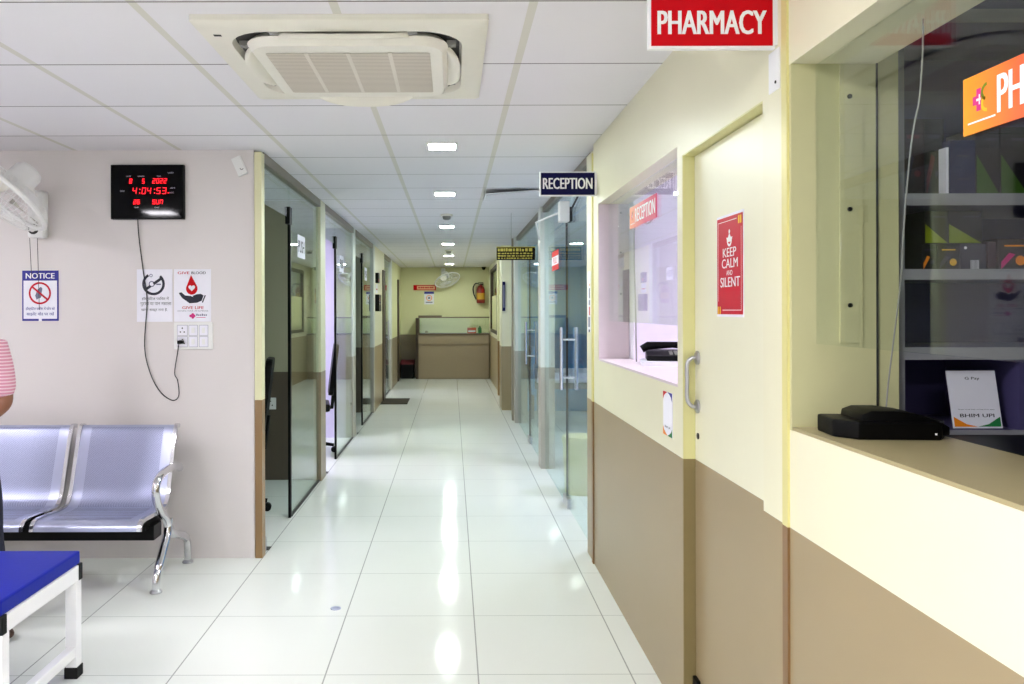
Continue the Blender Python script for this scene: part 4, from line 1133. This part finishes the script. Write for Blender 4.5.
# black device on the pharmacy ledge
dv = thing('billing_machine', 'black billing machine with rounded top on the tan pharmacy ledge', 'machine', (0.97, 1.77, 1.178))
pl = Pl((0.962, 1.785, 1.178), (0.93, -0.07, 0), (0.07, 0.93, 0), (0, 0, 1))
MB().prism(pl, [(-0.125, -0.04), (-0.085, -0.085), (0.10, -0.085), (0.125, -0.05), (0.125, 0.06), (-0.125, 0.06)], 0, 0.04, 'black').build('body', dv, 0.006)
b = MB(); g = Pl(pl(0, -0.075, 0.04), pl.u, pl.n, -pl.v)
pts = [(-0.075, -0.002), (-0.072, 0.014), (-0.05, 0.022), (0.0, 0.022), (0.05, 0.016), (0.10, 0.002), (0.124, -0.012), (0.124, -0.03), (-0.07, -0.03)]
b.prism(g, pts, -0.12, 0.0, 'black', True); b.build('lid', dv, 0.004)
MB().pbox(pl, 0.085, 0.089, -0.0868, -0.085, 0.012, 0.016, 'white').build('indicator', dv)

# dark counter inside the pharmacy
b = MB().box(1.10, 2.6, 0.45, 1.925, 1.12, 1.155, 'black').box(1.12, 2.58, 0.47, 0.5, 0, 1.12, 'black').box(1.12, 1.15, 0.5, 1.9, 0, 1.12, 'black').box(2.55, 2.58, 0.5, 1.9, 0, 1.12, 'black')
tag(b.build('pharmacy_counter'), 'black inner counter behind the pharmacy ledge', 'counter')

# pharmacy shelf unit facing us
sx0, sx1, sy0, sy1 = 1.078, 2.30, 1.93, 2.245
sh = thing('shelf_unit', 'lavender open shelf unit with grey edges behind the pharmacy glass', 'shelf', (1.6, 2.1, 0))
lev = [(1.135, 1.164), (1.338, 1.366), (1.533, 1.557), (1.714, 1.741), (2.16, 2.19)]
b = MB().box(sx0, sx0 + 0.024, sy0, sy1, 0, 2.40, 'shelfedge').box(sx1 - 0.024, sx1, sy0, sy1, 0, 2.40, 'shelfedge'); b.build('side_panel', sh)
MB().box(sx0 + 0.024, sx1 - 0.024, sy1 - 0.012, sy1, 0, 2.40, 'lavshelf').build('back_panel', sh)
for z0, z1 in lev:
    s = MB().box(sx0 + 0.024, sx1 - 0.024, sy0 + 0.004, sy1 - 0.012, z0, z1, 'lavshelf').build('shelf_board', sh)
    MB().box(sx0 + 0.024, sx1 - 0.024, sy0, sy0 + 0.004, z0 - 0.001, z1 + 0.001, 'shelfedge').build('edge_strip', s)
MB().box(1.388, 1.406, sy0 + 0.01, sy1 - 0.012, 1.164, 1.338, 'lavshelf').build('divider', sh)

def carton(px0, px1, py0, py1, Y, depth, zbase, cols, label, kind='medicine_box', art=0):
    x0 = (px0 - 452) * Y / FPX; x1 = (px1 - 452) * Y / FPX; h = (py1 - py0) * Y / FPX
    o = MB(); f = facing_cam(x0, Y, zbase); w = x1 - x0
    o.pbox(f, 0, w, 0, h, -depth, 0, cols[0])
    if art == 1:
        o.poly(f, [(w * .1, h * .02), (w * .55, h * .5), (w * .35, h * .55), (w * .1, h * .25)], 0.0004, cols[1]); o.disc(f, w * .7, h * .3, min(w, h) * .16, 0.0004, cols[2], 14); o.rect(f, w * .2, w * .8, h * .75, h * .80, 0.0004, cols[2])
    elif art == 2:
        o.rect(f, w * .3, w * .75, h * .70, h * .73, 0.0004, cols[1]); o.rect(f, w * .25, w * .8, h * .28, h * .31, 0.0004, cols[1])
    elif art == 3:
        o.poly(f, [(w * .02, h * .02), (w * .98, h * .02), (w * .02, h * .6)], 0.0004, cols[1]); o.rect(f, w * .4, w * .9, h * .8, h * .84, 0.0004, cols[2])
    elif art == 4:
        for i in range(7): o.rect(f, w * (.4 + .05 * i), w * (.4 + .05 * i + .025), h * .03, h * .38, 0.0004, cols[1])
        o.disc(f, w * .2, h * .85, w * .06, 0.0004, cols[1], 10)
    ob = o.build(kind); tag(ob, label, 'box', 'cartons on the pharmacy shelves'); return ob
S1, S2, S3 = 1.741, 1.557, 1.366
carton(903, 924, 118, 196, 1.99, 0.12, S1 + 0.0005, ('boxmar', 'boxgrey', 'maroon'), 'tall dark red carton at the left end of the upper pharmacy shelf', art=1)
carton(925, 944, 118, 196, 1.99, 0.12, S1 + 0.0005, ('boxdark', 'maroon', 'boxgrey'), 'black and maroon carton beside the white upright on the upper shelf', art=1)
carton(946.5, 949, 148, 196, 1.96, 0.12, S1 + 0.0005, ('paper',), 'thin white upright sheet left of the blue carton')
carton(950, 975.5, 141, 196, 1.96, 0.12, S1 + 0.0005, ('boxblue', 'boxgrey'), 'deep blue carton on the upper pharmacy shelf', art=2)
carton(976.5, 1000, 128, 196, 1.96, 0.12, S1 + 0.0005, ('boxdark', 'boxgreen', 'boxgrey'), 'black and green carton right of the blue carton', art=3)
carton(1001, 1028, 128, 196, 1.96, 0.12, S1 + 0.0005, ('boxdark', 'boxgreen', 'boxgrey'), 'black and green carton at the right edge of the upper shelf', art=3)
# row two: stacked cartons
c1 = carton(922, 937, 246, 272, 1.97, 0.10, S2 + 0.0005, ('boxdark', 'orange', 'boxgrey'), 'lower dark carton with orange print at the left of the second shelf', art=1)
c2 = carton(937.5, 960, 246, 272, 1.97, 0.10, S2 + 0.0005, ('boxdark', 'boxgrey', 'yellow'), 'dark carton with a pale figure left of the grey barcode carton', art=1)
h1 = 26 * 1.97 / FPX
carton(925, 948, 213, 245.6, 1.97, 0.10, S2 + 0.0015 + h1, ('boxdark', 'boxlime', 'boxgrey'), 'dark carton with lime corner, left one of the upper row on the second shelf', art=3)
carton(948.5, 982, 213, 245.6, 1.97, 0.10, S2 + 0.0015 + h1, ('boxdark', 'boxlime', 'boxgrey'), 'dark carton with lime corner, right one of the upper row on the second shelf', art=3)
carton(960.5, 986, 246, 272, 1.97, 0.10, S2 + 0.0005, ('boxgrey', 'paper'), 'grey carton with a white barcode on the second pharmacy shelf', art=4)
carton(988, 996, 244, 272, 1.97, 0.10, S2 + 0.0005, ('boxpurple',), 'narrow purple carton beside the grey barcode carton')
carton(998, 1030, 241, 272, 1.97, 0.10, S2 + 0.0005, ('boxmar', 'magenta', 'orange'), 'dark carton with pink band at the right end of the second shelf', art=1)
# payment standee in the lower cubby
z0 = 1.1662; tl = Pl(((953.5 - 452) * 1.955 / FPX, 1.955, z0), (1, 0, 0), (-0.06, 0.12, 0.985), (0, -1, 0.12)); W, H = 0.121, 0.143
b = MB(); b.pbox(tl, 0, W, 0, H, -0.003, 0, 'paper')
b.poly(tl, [(0.003, 0.004), (W * .5, 0.004), (W * .28, H * .07), (0.003, H * .20)], 0.0005, 'orange'); b.poly(tl, [(W * .5, 0.004), (W - 0.003, 0.004), (W - 0.003, H * .20), (W * .72, H * .07)], 0.0005, 'green')
b.text(tl, 'BHIM UPI', W * .16, W * .86, H * .19, H * .25, 0.0006, 'ink', 0.02); b.text(tl, 'G Pay', W * .36, W * .66, H * .83, H * .89, 0.0006, 'ink', 0.01); b.text(tl, 'Scan and pay using any app', W * .14, W * .88, H * .315, H * .335, 0.0006, 'ink', 0.0)
b.box(0, 0, 0, 0, 0, 0, 'paper') if False else None
tag(b.build('payment_standee'), 'white payment card with orange and green swoosh standing in the lowest shelf cubby', 'card')

# reception: telephone and papers on the ledge
b = MB(); pl = Pl((1.085, 3.95, 1.19), (0.98, -0.2, 0), (0.2, 0.98, 0), (0, 0, 1))
b.pbox(pl, -0.14, 0.16, -0.16, 0.12, 0, 0.02, 'paper'); tag(b.build('paper_stack'), 'white paper stack under the black telephone on the reception ledge', 'papers')
tp = thing('telephone', 'black telephone on the reception window ledge', 'telephone', (1.1, 3.95, 1.21))
pl = Pl((1.10, 3.95, 1.2105), (0.98, -0.2, 0), (0.2, 0.98, 0), (0, 0, 1)); g = Pl(pl(0, 0), pl.u, pl.n, -pl.v)
MB().prism(Pl(pl(-0.13, 0), pl.v, pl.n, pl.u), [(-0.10, 0), (0.10, 0), (0.10, 0.05), (-0.10, 0.025)], 0, 0.24, 'black').build('base', tp, 0.006)
MB().tube([pl(-0.15, 0.05, 0.05), pl(-0.12, 0.05, 0.068), pl(0.0, 0.05, 0.074), pl(0.1, 0.05, 0.068), pl(0.13, 0.05, 0.05)], [0.02, 0.022, 0.016, 0.022, 0.02], 'black', 10).build('handset', tp)
kb = MB()
for i in range(4):
    for j in range(3): kb.pbox(pl, -0.02 + j * 0.024, -0.004 + j * 0.024, -0.075 + i * 0.024, -0.06 + i * 0.024, 0.03 + i * 0.003, 0.036 + i * 0.003, 'grey')
kb.build('keypad', tp)

# door closer and sensor near the top of the right glass doors
dc = thing('door_closer', 'white door closer with thin arms above the right glass doors', 'door closer', (0.80, 5.7, 2.12))
MB().box(0.76, 0.83, 5.58, 5.68, 2.085, 2.23, 'white').build('body', dc, 0.006)
MB().box(0.83, 0.853, 5.60, 5.72, 2.09, 2.19, 'darkgrey').build('bracket', dc)
MB().tube([(0.80, 5.68, 2.17), (0.70, 6.6, 2.19), (0.80, 7.25, 2.10)], 0.008, 'white', 8).build('arm', dc)
MB().tube([(0.84, 5.62, 2.16), (0.845, 5.2, 2.24), (0.845, 4.85, 2.31)], 0.007, 'darkgrey', 8).build('stay', dc)

# stool behind the right doors
so = thing('stool', 'cream cylindrical stool behind the right glass doors', 'stool', (1.03, 6.35, 0))
MB().lathe((1.03, 6.35, 0), (0, 0, 1), [(0, 0), (0, 0.13), (0.40, 0.145), (0.40, 0)], 'stool', 28).build('body', so)
MB().lathe((1.03, 6.35, 0.40), (0, 0, 1), [(0, 0.15), (0.03, 0.155), (0.055, 0.145), (0.06, 0.0)], 'stool', 28).build('cushion', so)
b = MB().box(3.44, 3.499, 6.0, 6.9, 0, 2.05, 'curtain').box(3.43, 3.45, 6.1, 6.16, 0.95, 1.1, 'steel'); o = b.build('door_11'); o['kind'] = 'structure'
# bed with white sheet in the far right room
tb = thing('hospital_bed', 'white sheeted bed behind the second right glass front', 'bed', (1.6, 10.2, 0))
MB().box(1.05, 2.9, 9.9, 10.7, 0.55, 0.68, 'paper').build('mattress', tb, 0.03)
MB().box(1.03, 2.92, 9.88, 10.72, 0.48, 0.55, 'grey').build('bed_frame', tb)
for X in (1.06, 2.86):
    for Y in (9.92, 10.64): MB().box(X, X + 0.04, Y, Y + 0.04, 0, 0.48, 'grey').build('leg', tb)
MB().box(1.0, 1.03, 9.88, 10.72, 0.4, 1.0, 'pale_wall').build('headboard', tb, 0.01)

# ------------------------------------------------------------------ rooms on the left
def office_chair(x, y, rz, label):
    t = thing('office_chair', label, 'chair', (0, 0, 0), 'black office chairs behind the left glazing')
    MB().box(-0.23, 0.23, -0.22, 0.24, 0.44, 0.52, 'black').build('seat', t, 0.03)
    MB().prism(Pl((0, 0.22, 0.60), (1, 0, 0), (0, 0.12, 1), (0, 1, -0.12)), rrect(0, 0.26, 0.44, 0.52, 0.1), 0, 0.05, 'black').build('backrest', t, 0.01)
    MB().tube([(0, 0.1, 0.45), (0, 0.26, 0.46), (0, 0.285, 0.7)], 0.02, 'black', 8).build('back_bracket', t)
    MB().cyl((0, 0, 0.12), (0, 0, 0.44), 0.025, 'steel').build('gas_column', t)
    for k in range(5):
        a = 2 * math.pi * k / 5 + 0.3; c, s = math.cos(a), math.sin(a)
        l = MB().tube([(0, 0, 0.12), (0.28 * c, 0.28 * s, 0.075)], [0.025, 0.016], 'black', 8).build('base_spoke', t)
        MB().cyl((0.28 * c - 0.02 * s, 0.28 * s + 0.02 * c, 0.03), (0.28 * c + 0.02 * s, 0.28 * s - 0.02 * c, 0.03), 0.03, 'rubber', 12).build('caster', l)
    t.location = (x, y, 0); t.rotation_euler = (0, 0, rz)
    return t
office_chair(-1.63, 5.75, math.radians(-80), 'black office chair just inside the nearest left room')
office_chair(-1.50, 8.15, math.radians(-80), 'black office chair in the bright lavender room')
sk = MB(); q = at(270.5, 403, 6.845); f = facing_cam(q[0], 6.85, q[2])
sk.pbox(f, -0.045, 0.045, -0.05, 0.05, 0.0005, 0.012, 'white'); sk.disc(f, 0, 0.02, 0.006, 0.0125, 'darkgrey', 8); sk.disc(f, -0.015, -0.015, 0.006, 0.0125, 'darkgrey', 8); sk.disc(f, 0.015, -0.015, 0.006, 0.0125, 'darkgrey', 8)
tag(sk.build('wall_socket'), 'white socket on the brown wall inside the nearest left room', 'socket')

# devices on the far left wall strip
dv = thing('attendance_reader', 'larger black attendance reader on the left wall past the glass fronts', 'reader', (-1.13, 11.9, 1.45))
f = facing_right(-1.13, 11.65, 1.45)
MB().pbox(f, 0, 0.36, 0, 0.25, 0.0005, 0.06, 'black').build('body', dv, 0.008)
MB().pbox(f, 0.03, 0.17, 0.09, 0.21, 0.06, 0.062, 'blackgloss').build('screen', dv)
f = facing_right(-1.13, 11.7, 1.87); b = MB().pbox(f, 0, 0.20, 0, 0.15, 0.0005, 0.045, 'black').pbox(f, 0.03, 0.08, 0.02, 0.06, 0.045, 0.048, 'red')
tag(b.build('access_reader'), 'small black box mounted above the attendance reader', 'reader')
f = facing_right(-1.13, 11.75, 1.72); b = MB().pbox(f, 0, 0.30, 0, 0.14, 0.0005, 0.002, 'paper').rect(f, 0.04, 0.26, 0.05, 0.07, 0.0025, 'red2')
tag(b.build('paper_notice'), 'pale paper notice between the two black wall readers', 'notice')

# door mat, drain
b = MB().box(-1.12, -0.70, 12.35, 13.1, 0.0, 0.014, 'mat'); tag(b.build('door_mat', None, 0.004), 'dark brown door mat on the left of the corridor floor', 'mat')
b = MB().lathe((-0.574, 3.89, 0.0), (0, 0, 1), [(0, 0.026), (0.002, 0.025), (0.0024, 0.016), (0.0012, 0.013), (0.0016, 0.0)], 'silver', 20); tag(b.build('floor_drain'), 'small round steel cover set in a floor tile', 'drain cover')
b = MB()
for (x0, x1, y0, y1) in ((-1.06, -0.5, 14.0, 14.03), (-1.06, -0.5, 13.26, 13.28), (-0.512, -0.5, 13.28, 14.0), (-1.06, -1.048, 13.28, 14.0)): b.box(x0, x1, y0, y1, 0, 0.0025, 'grey')
b.box(-1.048, -0.512, 13.28, 14.0, 0, 0.002, 'floor')
tag(b.build('inspection_cover'), 'framed square floor cover beyond the dark door mat', 'floor cover')

# ------------------------------------------------------------------ the end of the corridor
YC = 16.9
ct = thing('reception_counter', 'brown laminate counter with a glass case top at the corridor end', 'counter', (0.04, YC, 0))
x0, x1 = -0.718, 0.795
MB().box(x0, x1, YC, 17.42, 0.0, 0.94, 'lam').build('body', ct, 0.004)
MB().box(x0 + 0.02, x1 - 0.02, YC - 0.012, YC, 0.03, 0.70, 'lam').build('front_panel', ct)
MB().box(x0, x1, YC - 0.02, YC + 0.0, 0.745, 0.93, 'lam').build('upper_band', ct)
MB().box(x0 - 0.02, x1, YC - 0.03, 17.44, 0.94, 0.97, 'lamd').build('worktop', ct)
MB().box(x0 + 0.02, x1 - 0.01, YC, YC + 0.006, 0.97, 1.30, 'glass').build('front_glass', ct)
MB().box(x0 + 0.02, x0 + 0.026, YC + 0.006, 17.4, 0.97, 1.30, 'glass').build('side_glass', ct)
MB().box(x0, x1, YC - 0.01, YC + 0.02, 1.30, 1.325, 'lamd').box(x0, x0 + 0.025, YC - 0.01, YC + 0.02, 0.97, 1.30, 'lamd').build('case_rail', ct)
MB().box(x0, -0.22, YC - 0.01, YC + 0.2, 1.325, 1.355, 'lamd').build('top_shelf', ct)
MB().box(x0 - 0.06, x0, YC + 0.02, YB - 0.02, 0, 1.30, 'brown').build('end_panel', ct)
b = MB().box(0.33, 0.52, YC + 0.12, YC + 0.3, 0.9705, 1.09, mat('orange red carton', 'c44a1e', 0.5)).box(0.35, 0.50, YC + 0.118, YC + 0.12, 1.0, 1.03, 'paper'); tag(b.build('carton'), 'orange red box inside the glass case of the far counter', 'box')
b = MB().lathe((0.6, YC + 0.2, 0.9705), (0, 0, 1), [(0, 0), (0, 0.04), (0.11, 0.04), (0.13, 0.02), (0.15, 0.018), (0.15, 0)], 'green', 14); tag(b.build('bottle'), 'green bottle beside the orange box in the far counter case', 'bottle')
b = MB().lathe((-0.55, YC + 0.2, 0.9705), (0, 0, 1), [(0, 0), (0, 0.035), (0.05, 0.035), (0.06, 0.0)], 'ledge', 14); tag(b.build('cup'), 'small tan cup at the left in the far counter case', 'cup')

b = MB(); q = at(0, 0, 1); xa, _, za = at(413.5, 285, YB); xb, _, zb = at(436, 290.2, YB); f = facing_cam(xa, YB, zb); W, H = xb - xa, za - zb
b.pbox(f, 0, W, 0, H, 0.0005, 0.02, 'red'); b.rect(f, W * .16, W * .95, H * .15, H * .85, 0.0205, mat('pale orange print', 'f0b890', 0.5)); [b.rect(f, W * (.22 + .1 * i), W * (.22 + .1 * i + .065 + .02 * (i % 2)), H * .38, H * .62, 0.021, 'red') for i in range(7)]
tag(b.build('wall_sign'), 'long red wall sign left of the far fan', 'sign')
xa, _, za = at(424.3, 291.5, YB); xb, _, zb = at(434, 304.3, YB); f = facing_cam(xa, YB, zb); W, H = xb - xa, za - zb
b = MB().pbox(f, 0, W, 0, H, 0.0005, 0.003, 'paper').rect(f, 0, W, H * .82, H, 0.0035, 'blueprint'); b.ring(f, W * .5, H * .5, 0.05, 0.065, 0.0035, 'orange', 20); b.rect(f, W * .15, W * .85, H * .12, H * .2, 0.0035, 'inkgrey'); b.rect(f, W * .38, W * .62, H * .42, H * .58, 0.0036, 'inkgrey')
tag(b.build('notice_poster'), 'small notice poster with blue header under the red sign on the far wall', 'poster')

fe = thing('fire_extinguisher', 'red fire extinguisher with gold label hung on the far wall', 'fire extinguisher', (0.62, YB - 0.11, 1.6))
ex, ey = 0.63, YB - 0.11
MB().lathe((ex, ey, 1.62), (0, 0, 1), [(0, 0), (0, 0.085), (0.02, 0.092), (0.30, 0.092), (0.35, 0.07), (0.38, 0.03), (0.40, 0.028), (0.40, 0)], 'extred', 24).build('cylinder', fe)
MB().lathe((ex, ey, 1.70), (0, 0, 1), [(0, 0.0935), (0.14, 0.0935)], 'extgold', 24).build('label_band', fe)
MB().box(ex - 0.02, ex + 0.06, ey - 0.015, ey + 0.015, 2.02, 2.05, 'black').box(ex - 0.06, ex + 0.06, ey - 0.012, ey + 0.012, 2.06, 2.075, 'black').build('valve_handle', fe)
MB().tube(spline([(ex - 0.02, ey, 2.03), (ex - 0.11, ey - 0.01, 2.05), (ex - 0.165, ey - 0.02, 1.95), (ex - 0.15, ey - 0.02, 1.82), (ex - 0.10, ey - 0.03, 1.70)], 6), 0.014, 'black', 8).build('hose', fe)
MB().box(ex - 0.05, ex + 0.05, ey + 0.09, YB - 0.0005, 1.75, 1.95, 'black').build('wall_hook', fe)

cm = thing('security_camera', 'small black security camera in the far ceiling corner', 'camera', (0.70, YB - 0.1, 2.35))
MB().lathe((0.70, YB - 0.1, ZC), (0, 0, -1), [(0, 0.05), (0.02, 0.05), (0.02, 0)], 'black', 16).build('mount', cm)
MB().lathe((0.70, YB - 0.1, ZC - 0.02), (0, 0, -1), [(0, 0.042), (0.02, 0.04), (0.04, 0.025), (0.047, 0)], 'blackgloss', 16).build('dome', cm)

sbx = thing('storage_box', 'black storage box with maroon cover on the floor left of the far counter', 'box', (-0.98, 17.2, 0))
MB().box(-1.10, -0.83, 17.02, 17.4, 0.0, 0.30, 'black').build('body', sbx, 0.01)
MB().prism(Pl((-1.11, 0, 0.30), (0, 1, 0), (0, 0, 1), (1, 0, 0)), [(17.01, 0), (17.41, 0), (17.41, 0.09), (17.20, 0.085), (17.01, 0.02)], 0, 0.29, 'maroon').build('cover', sbx, 0.006)
f = facing_cam(0.735, 11.6, 1.45); b = MB().pbox(f, 0, 0.045, 0, 0.43, 0.0005, 0.012, 'navy').rect(f, 0.012, 0.033, 0.05, 0.38, 0.0125, 'inkgrey')
tag(b.build('wall_sign'), 'narrow dark vertical sign on the right pier far down the corridor', 'sign')
